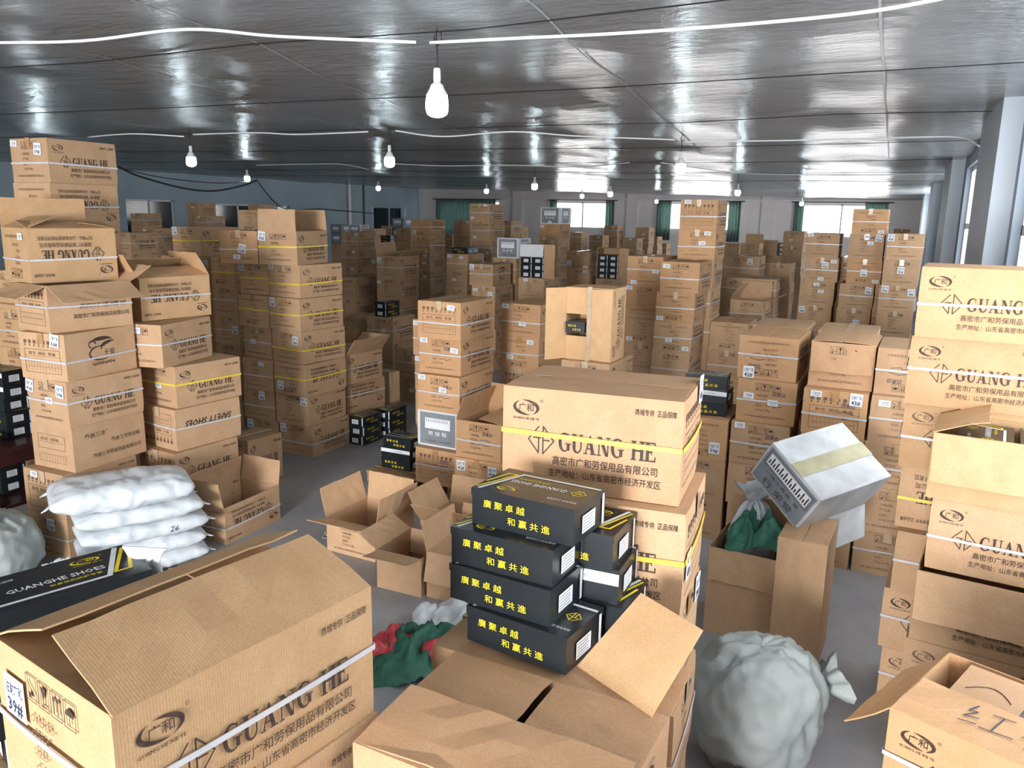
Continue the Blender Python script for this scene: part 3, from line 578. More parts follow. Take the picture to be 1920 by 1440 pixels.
ROWS = [
('A', -5.465, 3.835, 0.0, 0.0, 0.44, 0.62, 0.336, {'lab': [('39', 0.6, 0.8, 0)]}, 1),
('A', -5.465, 3.835, 0.336, 0.0, 0.44, 0.62, 0.336, {'sp': 't', 'lab': [('', 0.3, 0.9, 0)]}, 1),
('A', -5.441, 3.916, 0.672, 1.0, 0.44, 0.62, 0.336, {'lp': 'qd', 'sp': 't2'}, 1),
('A', -5.422, 3.909, 1.008, -0.7, 0.44, 0.62, 0.336, {'strap': 'w', 'lab': [('41', 0.08, 0.82, 5), ('39', 0.84, 0.78, 5), ('', 0.55, 0.55, 2)]}, 1),
('A', -5.447, 3.901, 1.344, 5.1, 0.44, 0.62, 0.336, {'lp': 'qn', 'sp': 't', 'strap': 'w', 'lab': [('36', 0.8, 0.86, 8)]}, 1),
('A', -5.507, 3.943, 1.68, -7.5, 0.44, 0.62, 0.336, {'op': {'s': 200, 'e': 208, 'n': 150, 'w': 185}, 'lp': 'xy', 'sp': 't', 'strap': 'w'}, 1),
('A', -5.704, 4.008, 2.016, -12.0, 0.44, 0.62, 0.385, {'op': {'w': 88, 'e': 14, 's': 22, 'n': 10}, 'ud': 1, 'strap': 'w', 'lab': [('', 0.75, 0.85, 0)], 'tint': 'y'}, 1),
('B', -6.314, 4.556, 2.741, 1.0, 0.44, 0.62, 0.3426, {'strap': 'w', 'lab': [('39', 0.75, 0.75, 4), ('', 0.12, 0.88, 3)]}, 1),
('B', -6.329, 4.556, 2.398, 1.0, 0.44, 0.62, 0.3426, {'ud': 1, 'strap': 'w'}, 1),
('B', -6.334, 4.556, 2.056, 1.0, 0.44, 0.62, 0.3426, {}, 1),
('B', -6.339, 4.556, 1.713, 1.0, 0.44, 0.62, 0.3426, {'tint': 'y'}, 1),
('B', -6.324, 4.556, 1.371, 1.0, 0.44, 0.62, 0.3426, {'tint': 'y'}, 0),
('B', -6.341, 4.556, 1.028, 1.1, 0.44, 0.62, 0.3426, {}, 0),
('B', -6.333, 4.556, 0.685, -0.1, 0.44, 0.62, 0.3426, {}, 0),
('B', -6.328, 4.556, 0.343, -0.1, 0.44, 0.62, 0.3426, {}, 0),
('B', -6.331, 4.556, -0.0, -0.0, 0.44, 0.62, 0.3426, {}, 1),
('B2', -6.86, 4.62, 1.68, -2.0, 0.44, 0.62, 0.336, {'tint': 'y'}, 1),
('B2', -6.87, 4.618, 1.344, -1.2, 0.44, 0.62, 0.336, {'tint': 'y'}, 1),
('B2', -6.869, 4.613, 1.008, -1.7, 0.44, 0.62, 0.336, {'tint': 'y'}, 1),
('B2', -6.849, 4.622, 0.672, -2.2, 0.44, 0.62, 0.336, {'tint': 'y'}, 1),
('B2', -6.849, 4.609, 0.336, -1.1, 0.44, 0.62, 0.336, {'tint': 'y'}, 1),
('B2', -6.865, 4.611, 0.0, -2.9, 0.44, 0.62, 0.336, {'tint': 'y'}, 1),
('T', -5.504, 4.722, 1.68, -9.6, 0.44, 0.62, 0.336, {'op': {'w': 38, 'e': 18, 's': 120, 'n': 60}, 'ud': 1, 'strap': 'w', 'tint': 'y'}, 1),
('T', -5.326, 4.566, 1.344, 11.0, 0.44, 0.62, 0.336, {'strap': 'w', 'lab': [('', 0.5, 0.85, 0), ('', 0.25, 0.4, 0)]}, 1),
('T', -5.204, 4.714, 1.008, -6.6, 0.44, 0.62, 0.336, {'strap': 'y', 'lab': [('', 0.5, 0.5, 0)]}, 1),
('T', -5.185, 4.668, 0.672, -6.7, 0.44, 0.62, 0.336, {'lp': 'ss', 'sp': 't', 'ud': 1, 'strap': 'w'}, 1),
('T', -5.161, 4.599, 0.336, -4.8, 0.44, 0.62, 0.336, {'sp': 't', 'lab': [('', 0.7, 0.55, 0)]}, 1),
('T', -5.165, 4.607, 0.0, -5.5, 0.44, 0.62, 0.336, {}, 1),
('TS', -5.467, 5.643, 0.0, -8.0, 0.336, 0.4, 0.44, {'strap': 'v'}, 1),
('U', -4.711, 4.601, 0.0, 1.1, 0.42, 0.62, 0.3, {'op': {'w': 80, 'n': 100, 's': 100, 'e': -82}, 'ud': 1, 'strap': 'w'}, 1),
('E', -5.74, 6.646, 2.016, 9.7, 0.44, 0.62, 0.336, {'op': {'s': 88, 'n': 84, 'e': 4, 'w': 4}, 'strap': 'y', 'lab': [('35', 0.1, 0.85, 2)]}, 1),
('E', -5.666, 6.734, 1.68, -4.9, 0.44, 0.62, 0.336, {'strap': 'y', 'lab': [('', 0.08, 0.9, 0)]}, 1),
('E', -5.627, 6.679, 1.344, -5.6, 0.44, 0.62, 0.336, {'strap': 'y', 'lab': [('36', 0.1, 0.85, 3)]}, 1),
('E', -5.609, 6.678, 1.008, -7.1, 0.44, 0.62, 0.336, {'strap': 'y', 'lab': [('36', 0.8, 0.72, 3)]}, 1),
('E', -5.575, 6.646, 0.672, -3.2, 0.44, 0.62, 0.336, {'ud': 1, 'strap': 'y', 'lab': [('36', 0.2, 0.28, 6)]}, 1),
('E', -5.626, 6.701, 0.336, -0.2, 0.44, 0.62, 0.336, {'lab': [('36', 0.86, 0.8, 4)], 'strap': 0}, 1),
('E', -5.607, 6.723, 0.0, -0.6, 0.44, 0.62, 0.336, {'strap': 'w', 'lab': [('35', 0.12, 0.85, 0)]}, 1),
('F', -6.195, 6.567, 2.016, 11.2, 0.44, 0.62, 0.336, {'strap': 'w', 'lab': [('36', 0.6, 0.45, 8), ('', 0.45, 0.2, 6)], 'tint': 'o'}, 1),
('F', -6.126, 6.794, 1.68, -5.3, 0.44, 0.62, 0.336, {'strap': 'y', 'lab': [('37', 0.08, 0.85, 2)]}, 1),
('F', -6.087, 6.714, 1.344, -5.3, 0.44, 0.62, 0.336, {'ud': 1, 'strap': 'y'}, 1),
('F', -6.067, 6.745, 1.008, -7.1, 0.44, 0.62, 0.336, {'strap': 'w', 'lab': [('', 0.35, 0.5, 0)]}, 1),
('F', -6.037, 6.672, 0.672, -3.7, 0.44, 0.62, 0.336, {'strap': 'w', 'lab': [('', 0.65, 0.85, 0)]}, 1),
('F', -6.088, 6.713, 0.336, -0.5, 0.44, 0.62, 0.336, {'strap': 'w', 'lab': [('38', 0.6, 0.8, 0)]}, 1),
('F', -6.069, 6.728, 0.0, -0.6, 0.44, 0.62, 0.336, {'lab': [('38', 0.1, 0.8, 0)], 'strap': 0}, 1),
('S2', -7.109, 7.275, 1.68, 1.0, 0.4, 0.62, 0.336, {'ud': 1, 'strap': 'y', 'tint': 'p'}, 1),
('S2', -7.094, 7.275, 1.344, 1.0, 0.4, 0.62, 0.336, {'strap': 'w'}, 1),
('S2', -7.089, 7.275, 1.008, 1.0, 0.4, 0.62, 0.336, {'strap': 'w', 'lab': [('38', 0.85, 0.5, 0)]}, 1),
('S2', -7.087, 7.278, 0.672, 0.7, 0.4, 0.62, 0.336, {}, 1),
('S2', -7.088, 7.264, 0.336, -0.1, 0.4, 0.62, 0.336, {}, 1),
('S2', -7.096, 7.279, 0.0, 0.8, 0.4, 0.62, 0.336, {}, 1),
('S1', -7.573, 7.215, 2.016, 1.0, 0.44, 0.62, 0.336, {'strap': 'y', 'lab': [('37', 0.1, 0.85, -4)]}, 1),
('S1', -7.59, 7.126, 1.68, 2.0, 0.62, 0.62, 0.336, {'lab': [('37', 0.08, 0.75, 0)]}, 1),
('S1', -7.594, 7.128, 1.344, 1.9, 0.62, 0.62, 0.336, {}, 1),
('S1', -7.594, 7.133, 1.008, 2.5, 0.62, 0.62, 0.336, {}, 1),
('S1', -7.596, 7.128, 0.672, 2.1, 0.62, 0.62, 0.336, {}, 1),
('S1', -7.581, 7.132, 0.336, 1.5, 0.62, 0.62, 0.336, {}, 0),
('S1', -7.578, 7.117, 0.0, 1.8, 0.62, 0.62, 0.336, {}, 0),
('G', -5.578, 7.328, 0.672, -5.0, 0.44, 0.62, 0.336, {'op': {'e': 125, 'w': 60, 'n': 140, 's': 30}, 'strap': 'w', 'lab': [('', 0.6, 0.8, 0)]}, 1),
('G', -5.632, 7.442, 0.336, -8.4, 0.44, 0.62, 0.336, {'ud': 1, 'strap': 'w'}, 1),
('G', -5.626, 7.434, 0.0, -8.4, 0.44, 0.62, 0.336, {}, 1),
('GE', -5.642, 7.942, 0.0, -8.4, 0.44, 0.336, 0.66, {'lp': '', 'sp': '', 'strap': 'v'}, 1),
('D', -3.635, 6.384, 1.459, 0.0, 0.44, 0.62, 0.336, {'sp': 't', 'strap': 'w', 'lab': [('', 0.78, 0.85, 3)], 'tint': 'o', 'hand': ''}, 1),
('D', -3.668, 6.462, 1.123, -1.0, 0.44, 0.62, 0.336, {'sp': 'o', 'strap': 'w', 'lab': [('', 0.12, 0.9, 0), ('', 0.85, 0.68, 5)], 'tint': 'o', 'hand': 'h'}, 1),
('D', -3.638, 6.388, 0.787, -1.0, 0.44, 0.62, 0.336, {'sp': 'o', 'strap': 'w', 'lab': [('', 0.1, 0.92, 0), ('', 0.6, 0.62, 3)], 'tint': 'o', 'hand': 'h'}, 1),
('D', -3.646, 6.391, 0.451, -2.0, 0.44, 0.62, 0.336, {'lp': 'wh', 'sp': 'wh', 'tint': 'g', 'hand': '', 'strap': 0}, 1),
('D', -3.62, 6.305, 0.115, -1.0, 0.44, 0.62, 0.336, {'sp': 't', 'strap': 'w', 'tint': 'o', 'hand': 'h'}, 1),
('DR', -3.153, 6.233, 0.451, 0.0, 0.44, 0.62, 0.336, {'op': {'w': 70, 'e': 8, 'n': 100, 's': -80}, 'lp': '', 'strap': 'w', 'tint': 'o', 'hand': 'h'}, 1),
('DR', -3.152, 6.21, 0.115, 0.0, 0.44, 0.62, 0.336, {'lab': [('41', 0.15, 0.8, 0), ('42', 0.85, 0.75, 0)], 'tint': 'o'}, 1),
('DL', -4.251, 7.26, 1.113, 0.0, 0.44, 0.62, 0.3711, {'strap': 'w', 'lab': [('', 0.1, 0.9, 0)], 'tint': 'p'}, 1),
('DL', -4.232, 7.26, 0.742, 0.0, 0.44, 0.62, 0.3711, {'lab': [('', 0.1, 0.9, 0)], 'tint': 'p'}, 1),
('DL', -4.229, 7.26, 0.371, 0.2, 0.44, 0.62, 0.3711, {}, 1),
('DL', -4.226, 7.26, 0.0, -0.4, 0.44, 0.62, 0.3711, {}, 1),
('H', -3.379, 7.583, 1.344, -3.0, 0.44, 0.62, 0.336, {'strap': 'w', 'lab': [('', 0.1, 0.9, 0), ('', 0.55, 0.4, 0)], 'tint': 'o'}, 1),
('H', -3.388, 7.6, 1.008, -4.0, 0.44, 0.62, 0.336, {'ud': 1, 'strap': 'w', 'lab': [('', 0.78, 0.85, 4), ('', 0.25, 0.35, 6)], 'tint': 'o'}, 1),
('H', -3.383, 7.603, 0.672, -3.8, 0.44, 0.62, 0.336, {'sp': 't'}, 1),
('H', -3.389, 7.608, 0.336, -2.9, 0.44, 0.62, 0.336, {'sp': 't'}, 1),
('H', -3.389, 7.604, 0.0, -5.1, 0.44, 0.62, 0.336, {'sp': 't'}, 0),
('J', -2.317, 6.594, 1.008, -1.0, 0.44, 0.62, 0.336, {}, 1),
('J', -2.312, 6.598, 0.672, 0.2, 0.44, 0.62, 0.336, {}, 0),
('J', -2.31, 6.589, 0.336, -1.3, 0.44, 0.62, 0.336, {}, 0),
('J', -2.313, 6.583, 0.0, -1.1, 0.44, 0.62, 0.336, {}, 0),
('L1', -2.235, 9.306, 1.723, 1.0, 0.44, 0.62, 0.3446, {'strap': 'w', 'lab': [('', 0.15, 0.85, 4)], 'tint': 'o'}, 1),
('L1', -2.267, 9.306, 1.379, 1.0, 0.44, 0.62, 0.3446, {'ud': 1, 'strap': 'w', 'lab': [('', 0.12, 0.12, 2)], 'tint': 'o'}, 1),
('L1', -2.275, 9.306, 1.034, 1.0, 0.44, 0.62, 0.3446, {'ud': 1, 'strap': 'w', 'lab': [('', 0.4, 0.4, 0), ('', 0.85, 0.15, 0)]}, 1),
('L1', -2.285, 9.306, 0.689, 0.1, 0.44, 0.62, 0.3446, {}, 1),
('L1', -2.288, 9.306, 0.345, 1.6, 0.44, 0.62, 0.3446, {}, 0),
('L1', -2.286, 9.306, 0.0, 0.4, 0.44, 0.62, 0.3446, {}, 0),
('L2', -2.218, 9.966, 2.418, 1.0, 0.44, 0.62, 0.3454, {'sp': 't', 'strap': 'w', 'lab': [('', 0.2, 0.93, 0)], 'tint': 'o'}, 1),
('L2', -2.219, 9.966, 2.072, 1.0, 0.44, 0.62, 0.3454, {'strap': 'w', 'lab': [('', 0.78, 0.88, 0), ('', 0.65, 0.55, 0)], 'tint': 'o'}, 1),
('L2', -2.222, 9.966, 1.727, 1.9, 0.44, 0.62, 0.3454, {}, 1),
('L2', -2.231, 9.966, 1.382, 0.9, 0.44, 0.62, 0.3454, {}, 1),
('L2', -2.217, 9.966, 1.036, 1.9, 0.44, 0.62, 0.3454, {}, 1),
('L2', -2.209, 9.966, 0.691, 1.9, 0.44, 0.62, 0.3454, {}, 1),
('L2', -2.225, 9.966, 0.345, 0.8, 0.44, 0.62, 0.3454, {}, 1),
('L2', -2.223, 9.966, 0.0, 1.9, 0.44, 0.62, 0.3454, {}, 0),
('L3', -2.756, 9.734, 1.744, -1.0, 0.44, 0.62, 0.3487, {'strap': 'w', 'lab': [('', 0.8, 0.5, 0), ('', 0.2, 0.1, 0)], 'tint': 'o'}, 1),
('L3', -2.762, 9.734, 1.395, -1.0, 0.44, 0.62, 0.3487, {'lab': [('', 0.1, 0.9, 0)], 'tint': 'o'}, 1),
('L3', -2.776, 9.734, 1.046, -1.0, 0.44, 0.62, 0.3487, {'ud': 1, 'lab': [('', 0.2, 0.12, 0)]}, 1),
('L3', -2.762, 9.734, 0.697, -1.8, 0.44, 0.62, 0.3487, {}, 1),
('L3', -2.786, 9.734, 0.349, -1.6, 0.44, 0.62, 0.3487, {}, 1),
('L3', -2.784, 9.734, 0.0, -1.0, 0.44, 0.62, 0.3487, {}, 0),
('M', -1.758, 9.943, 1.008, 0.0, 0.44, 0.62, 0.336, {'ud': 1}, 1),
('M', -1.756, 9.937, 0.672, -1.2, 0.44, 0.62, 0.336, {}, 1),
('M', -1.76, 9.94, 0.336, 0.2, 0.44, 0.62, 0.336, {}, 1),
('M', -1.747, 9.947, 0.0, 0.0, 0.44, 0.62, 0.336, {}, 0),
('O1', -0.829, 6.591, 1.344, -2.0, 0.44, 0.62, 0.336, {'ud': 1, 'strap': 'w', 'lab': [('42', 0.2, 0.15, 2)], 'tint': 'o', 'hand': 'h'}, 1),
('O1', -0.81, 6.555, 1.008, -2.0, 0.44, 0.62, 0.336, {'strap': 'w', 'lab': [('', 0.2, 0.62, 0), ('', 0.62, 0.5, 2)], 'tint': 'o', 'hand': 'h'}, 1),
('O1', -0.836, 6.523, 0.672, -1.0, 0.44, 0.62, 0.336, {'strap': 'w', 'lab': [('', 0.15, 0.92, 0)], 'hand': 'h'}, 1),
('O1', -0.833, 6.527, 0.336, -2.1, 0.44, 0.62, 0.336, {}, 1),
('O1', -0.826, 6.529, 0.0, -0.1, 0.44, 0.62, 0.336, {}, 1),
('O2', -0.3, 6.534, 1.344, -2.0, 0.44, 0.62, 0.336, {'op': {'s': 266, 'e': 2, 'w': 2}, 'tint': 'p', 'strap': 0}, 1),
('O2', -0.312, 6.43, 1.008, -2.0, 0.44, 0.62, 0.336, {'sp': 't', 'strap': 'w', 'lab': [('', 0.2, 0.9, 0), ('43', 0.82, 0.85, 2)], 'tint': 'o', 'hand': 'h'}, 1),
('O2', -0.304, 6.427, 0.672, -2.2, 0.44, 0.62, 0.336, {}, 1),
('O2', -0.321, 6.433, 0.336, -3.1, 0.44, 0.62, 0.336, {}, 1),
('O2', -0.322, 6.423, 0.0, -2.8, 0.44, 0.62, 0.336, {}, 1),
('O3', 0.152, 6.485, 1.344, -2.0, 0.44, 0.62, 0.336, {'ud': 1, 'strap': 'w', 'hand': 'h'}, 1),
('O3', 0.141, 6.413, 1.008, -1.0, 0.44, 0.62, 0.336, {'strap': 'w', 'lab': [('', 0.2, 0.85, 0)]}, 1),
('O3', 0.137, 6.402, 0.672, -2.2, 0.44, 0.62, 0.336, {}, 1),
('O3', 0.132, 6.403, 0.336, -1.3, 0.44, 0.62, 0.336, {}, 1),
('O3', 0.129, 6.422, 0.0, -0.7, 0.44, 0.62, 0.336, {}, 1),
('O4', -0.849, 7.251, 1.344, -1.0, 0.44, 0.62, 0.336, {}, 1),
('O4', -0.858, 7.245, 1.008, -1.4, 0.44, 0.62, 0.336, {}, 1),
('O4', -0.852, 7.242, 0.672, -0.2, 0.44, 0.62, 0.336, {}, 1),
('O4', -0.837, 7.25, 0.336, -1.0, 0.44, 0.62, 0.336, {}, 1),
('O4', -0.859, 7.242, 0.0, -1.4, 0.44, 0.62, 0.336, {}, 0),
('O5', -0.32, 7.194, 1.344, -1.0, 0.44, 0.62, 0.336, {}, 1),
('O5', -0.325, 7.202, 1.008, -1.8, 0.44, 0.62, 0.336, {}, 0),
('O5', -0.331, 7.205, 0.672, -0.9, 0.44, 0.62, 0.336, {}, 0),
('O5', -0.328, 7.195, 0.336, -2.1, 0.44, 0.62, 0.336, {}, 0),
('O5', -0.319, 7.205, 0.0, -0.1, 0.44, 0.62, 0.336, {}, 0),
('Q1', -1.013, 12.514, 2.034, -1.0, 0.44, 0.62, 0.3391, {'strap': 'w', 'lab': [('', 0.12, 0.92, 0)]}, 1),
('Q1', -0.995, 12.514, 1.695, -1.0, 0.44, 0.62, 0.3391, {'strap': 'w', 'lab': [('43', 0.6, 0.7, 0), ('', 0.85, 0.85, 3), ('', 0.5, 0.12, 6)]}, 1),
('Q1', -1.02, 12.514, 1.356, -1.0, 0.44, 0.62, 0.3391, {'lab': [('', 0.45, 0.88, 0), ('', 0.6, 0.6, 0)]}, 1),
('Q1', -1.031, 12.514, 1.017, -1.0, 0.44, 0.62, 0.3391, {'lab': [('44', 0.1, 0.8, 0)]}, 1),
('Q1', -1.025, 12.514, 0.678, -1.6, 0.44, 0.62, 0.3391, {}, 1),
('Q1', -1.035, 12.514, 0.339, -1.8, 0.44, 0.62, 0.3391, {}, 0),
('Q1', -1.022, 12.514, 0.0, -0.9, 0.44, 0.62, 0.3391, {}, 0),
('Q2', -0.429, 12.414, 2.375, -1.0, 0.44, 0.62, 0.3393, {'ud': 1, 'strap': 'w', 'lab': [('', 0.85, 0.1, 0)], 'tint': 'o'}, 1),
('Q2', -0.444, 12.414, 2.036, -1.0, 0.44, 0.62, 0.3393, {'lab': [('42', 0.85, 0.85, 10), ('', 0.5, 0.9, 8), ('', 0.62, 0.65, 0)]}, 1),
('Q2', -0.435, 12.414, 1.697, -1.0, 0.44, 0.62, 0.3393, {'ud': 1, 'lab': [('44', 0.5, 0.45, 2), ('', 0.85, 0.12, 3)], 'tint': 'o'}, 1),
('Q2', -0.505, 12.414, 1.357, -1.0, 0.44, 0.62, 0.3393, {'strap': 'w', 'lab': [('44', 0.85, 0.75, 6)]}, 1),
('Q2', -0.515, 12.414, 1.018, -1.0, 0.44, 0.62, 0.3393, {'lab': [('42', 0.6, 0.4, 0)]}, 1),
('Q2', -0.507, 12.414, 0.679, -1.4, 0.44, 0.62, 0.3393, {}, 0),
('Q2', -0.523, 12.414, 0.339, -0.3, 0.44, 0.62, 0.3393, {}, 0),
('Q2', -0.5, 12.414, 0.0, -0.2, 0.44, 0.62, 0.3393, {}, 0),
('Q3', 0.034, 12.264, 2.051, -1.0, 0.44, 0.62, 0.3418, {'strap': 'w', 'lab': [('45', 0.1, 0.85, 0)]}, 1),
('Q3', 0.021, 12.264, 1.709, -1.0, 0.44, 0.62, 0.3418, {'lab': [('45', 0.5, 0.6, 3)]}, 1),
('Q3', 0.007, 12.264, 1.367, -1.0, 0.44, 0.62, 0.3418, {'lab': [('45', 0.15, 0.85, 3), ('44', 0.88, 0.75, 2)]}, 1),
('Q3', 0.005, 12.264, 1.025, -0.3, 0.44, 0.62, 0.3418, {}, 1),
('Q3', 0.015, 12.264, 0.684, -0.4, 0.44, 0.62, 0.3418, {}, 1),
('Q3', -0.003, 12.264, 0.342, -1.0, 0.44, 0.62, 0.3418, {}, 0),
('Q3', 0.001, 12.264, 0.0, -2.1, 0.44, 0.62, 0.3418, {}, 0),
('R', 0.419, 4.473, 2.016, -4.0, 0.62, 0.44, 0.336, {'strap': 'w', 'tint': 'y'}, 1),
('R', 0.409, 4.505, 1.68, -3.0, 0.62, 0.44, 0.336, {'strap': 'w', 'tint': 'y'}, 1),
('R', 0.416, 4.549, 1.344, -3.0, 0.62, 0.44, 0.336, {'strap': 'w', 'tint': 'y'}, 1),
('R', 0.436, 4.6, 1.008, -3.0, 0.62, 0.44, 0.336, {'ud': 1, 'strap': 'y'}, 1),
('R', 0.45, 4.532, 0.672, -3.0, 0.62, 0.44, 0.336, {'lp': '', 'strap': 'w'}, 1),
('R', 0.431, 4.562, 0.336, -5.0, 0.62, 0.44, 0.336, {'strap': 'w'}, 1),
('R', 0.455, 4.56, 0.0, -5.0, 0.62, 0.44, 0.336, {'strap': 'w'}, 1),
('RF', 0.543, 4.08, 1.344, -6.0, 0.62, 0.44, 0.3, {'op': {'s': 262, 'n': 92, 'w': 20}, 'lp': '', 'tint': 'y', 'strap': 0}, 1),
('RF', 0.572, 4.089, 1.008, -6.0, 0.62, 0.44, 0.336, {'strap': 'w'}, 1),
('RF', 0.549, 4.029, 0.672, -7.0, 0.62, 0.44, 0.336, {'op': {'s': 258, 'n': 0}, 'strap': 0}, 1),
('RF', 0.538, 4.023, 0.336, -7.6, 0.62, 0.44, 0.336, {}, 1),
('RF', 0.554, 4.04, 0.0, -7.1, 0.62, 0.44, 0.336, {}, 0),
('C', -0.848, 2.506, 1.68, 5.1, 0.585, 0.4, 0.336, {'sp': 't', 'strap': 'y', 'lab': [('43', 0.8, 0.93, 4)], 'tint': 'p'}, 1),
('C', -0.827, 2.468, 1.344, 5.0, 0.62, 0.44, 0.336, {'sp': 't', 'strap': 'y', 'lab': [('43', 0.15, 0.45, 2)]}, 1),
('C', -0.829, 2.449, 1.008, 3.0, 0.62, 0.44, 0.336, {'lab': [('39', 0.85, 0.85, 3)], 'strap': 0}, 1),
('C', -0.818, 2.461, 0.672, 4.1, 0.62, 0.44, 0.336, {}, 1),
('C', -0.832, 2.442, 0.336, 2.3, 0.62, 0.44, 0.336, {}, 1),
('C', -0.836, 2.442, 0.0, 3.3, 0.62, 0.44, 0.336, {}, 0),
('FG', -1.337, 1.175, 1.344, -9.5, 0.46, 0.635, 0.336, {'op': {'e': 21, 'w': 21, 's': -12, 'n': 0}, 'strap': 'w', 'lab': [('39', 0.2, 0.7, 3)], 'tint': 'y'}, 1),
('FG', -1.328, 1.184, 1.008, -9.5, 0.46, 0.635, 0.336, {}, 1),
('FG', -1.334, 1.183, 0.672, -10.5, 0.46, 0.635, 0.336, {}, 0),
('FG', -1.333, 1.185, 0.336, -8.8, 0.46, 0.635, 0.336, {}, 0),
('FG', -1.331, 1.175, 0.0, -10.3, 0.46, 0.635, 0.336, {}, 0),
('GC', -0.715, 1.55, 1.008, -2.0, 0.62, 0.46, 0.336, {'op': {'e': (1, 1.32), 'w': (1, 1.32), 's': 6, 'n': 179}, 'tint': 'p', 'strap': 0}, 1),
('GC', -0.708, 1.546, 0.672, -1.3, 0.62, 0.46, 0.336, {}, 0),
('GC', -0.704, 1.548, 0.336, -2.2, 0.62, 0.46, 0.336, {}, 0),
('GC', -0.704, 1.555, 0.0, -2.8, 0.62, 0.46, 0.336, {}, 0),
('GB', -0.8, 2.005, 1.0, -2.0, 0.6, 0.415, 0.336, {'lp': '', 'strap': 0}, 1),
('GB', -0.809, 1.997, 0.664, -1.0, 0.6, 0.415, 0.336, {}, 0),
('GB', -0.793, 1.997, 0.328, -1.2, 0.6, 0.415, 0.336, {}, 0),
('GB', -0.788, 2.009, -0.008, -2.4, 0.6, 0.415, 0.336, {}, 0),
('RG', 0.478, 2.401, 0.9, -22.0, 0.62, 0.45, 0.3, {'op': {'w': (222, 0.75), 's': (1, 1.0)}, 'strap': 'w', 'tint': 'o'}, 1),
('RG', 0.48, 2.392, 0.6, -23.2, 0.62, 0.45, 0.3, {}, 0),
('RG', 0.49, 2.404, 0.3, -21.9, 0.62, 0.45, 0.3, {}, 0),
('RG', 0.49, 2.404, 0.0, -21.9, 0.62, 0.45, 0.3, {}, 0),
('V1', -3.513, 4.831, 0.0, -2.0, 0.46, 0.5, 0.27, {'op': {'w': 105, 's': 165, 'n': 95, 'e': 100}, 'lp': '', 'lab': [('', 0.12, 0.9, 0)], 'strap': 0}, 1),
('V2', -2.87, 4.473, 0.0, 0.0, 0.36, 0.44, 0.28, {'op': {'s': 172, 'w': 150, 'e': -82, 'n': -80}, 'lp': '', 'sp': '', 'strap': 0}, 1),
('V3', -2.47, 4.51, 0.0, 0.0, 0.4, 0.44, 0.33, {'op': {'s': 255, 'w': 100, 'n': 105}, 'lp': '', 'sp': '', 'strap': 0}, 1),
('V4', -2.75, 5.05, 0.0, 0.0, 0.62, 0.44, 0.3, {'op': {'s': 130, 'w': 120, 'n': 100, 'e': 100}, 'lp': '', 'sp': '', 'strap': 0}, 1),
('P', -0.658, 4.924, 0.0, -4.0, 0.42, 0.46, 0.57, {'op': {'s': 266, 'n': 95}, 'lp': '', 'sp': '', 'strap': 0}, 1),
('P2', -0.318, 4.741, 0.0, -3.0, 0.27, 0.44, 0.78, {'op': {'e': 0, 'w': 0}, 'lp': '', 'sp': '', 'strap': 0}, 1),
('K1', -10.266, 13.91, 1.796, 0.0, 0.44, 0.62, 0.3592, {'strap': 'w', 'lab': [('', 0.85, 0.85, 0)]}, 1),
('K1', -10.289, 13.91, 1.437, 0.0, 0.44, 0.62, 0.3592, {'strap': 'w', 'lab': [('', 0.75, 0.85, 0)]}, 1),
('K1', -10.313, 13.91, 1.078, 0.0, 0.44, 0.62, 0.3592, {'lab': [('', 0.7, 0.85, 0)]}, 1),
('K1', -10.3, 13.91, 0.718, -0.2, 0.44, 0.62, 0.3592, {}, 0),
('K1', -10.302, 13.91, 0.359, 0.8, 0.44, 0.62, 0.3592, {}, 0),
('K1', -10.322, 13.91, 0.0, -0.6, 0.44, 0.62, 0.3592, {}, 0),
('K2', -8.605, 11.502, 1.096, 2.0, 0.44, 0.62, 0.3654, {'sp': 't'}, 1),
('K2', -8.605, 11.502, 0.731, 2.0, 0.44, 0.62, 0.3654, {}, 1),
('K2', -8.611, 11.502, 0.365, 1.4, 0.44, 0.62, 0.3654, {}, 0),
('K2', -8.602, 11.502, 0.0, 1.4, 0.44, 0.62, 0.3654, {}, 0),
('K3', -7.761, 11.61, 1.473, 0.0, 0.44, 0.62, 0.3681, {'op': {'w': 100, 'e': 150}, 'strap': 'w', 'lab': [('40', 0.1, 0.8, 0)]}, 1),
('K3', -7.767, 11.61, 1.104, 0.0, 0.44, 0.62, 0.3681, {'lab': [('', 0.1, 0.8, 0)]}, 1),
('K3', -7.769, 11.61, 0.736, 0.0, 0.44, 0.62, 0.3681, {}, 1),
('K3', -7.778, 11.61, 0.368, 1.0, 0.44, 0.62, 0.3681, {}, 0),
('K3', -7.771, 11.61, 0.0, -0.1, 0.44, 0.62, 0.3681, {}, 0),
('K3b', -8.509, 12.51, 1.569, 0.0, 0.44, 0.62, 0.3138, {'ud': 1, 'lab': [('', 0.1, 0.3, 0)]}, 1),
('K3b', -8.506, 12.51, 1.255, 1.0, 0.44, 0.62, 0.3138, {}, 1),
('K3b', -8.511, 12.51, 0.941, 1.0, 0.44, 0.62, 0.3138, {}, 1),
('K3b', -8.509, 12.51, 0.628, 0.1, 0.44, 0.62, 0.3138, {}, 1),
('K3b', -8.508, 12.51, 0.314, -1.2, 0.44, 0.62, 0.3138, {}, 0),
('K3b', -8.51, 12.51, 0.0, -0.8, 0.44, 0.62, 0.3138, {}, 0),
('K4', -6.753, 9.902, 0.709, 2.0, 0.44, 0.62, 0.3543, {'strap': 'w', 'lab': [('', 0.65, 0.45, 0)]}, 1),
('K4', -6.768, 9.902, 0.354, 2.7, 0.44, 0.62, 0.3543, {}, 1),
('K4', -6.763, 9.902, 0.0, 1.9, 0.44, 0.62, 0.3543, {}, 1),
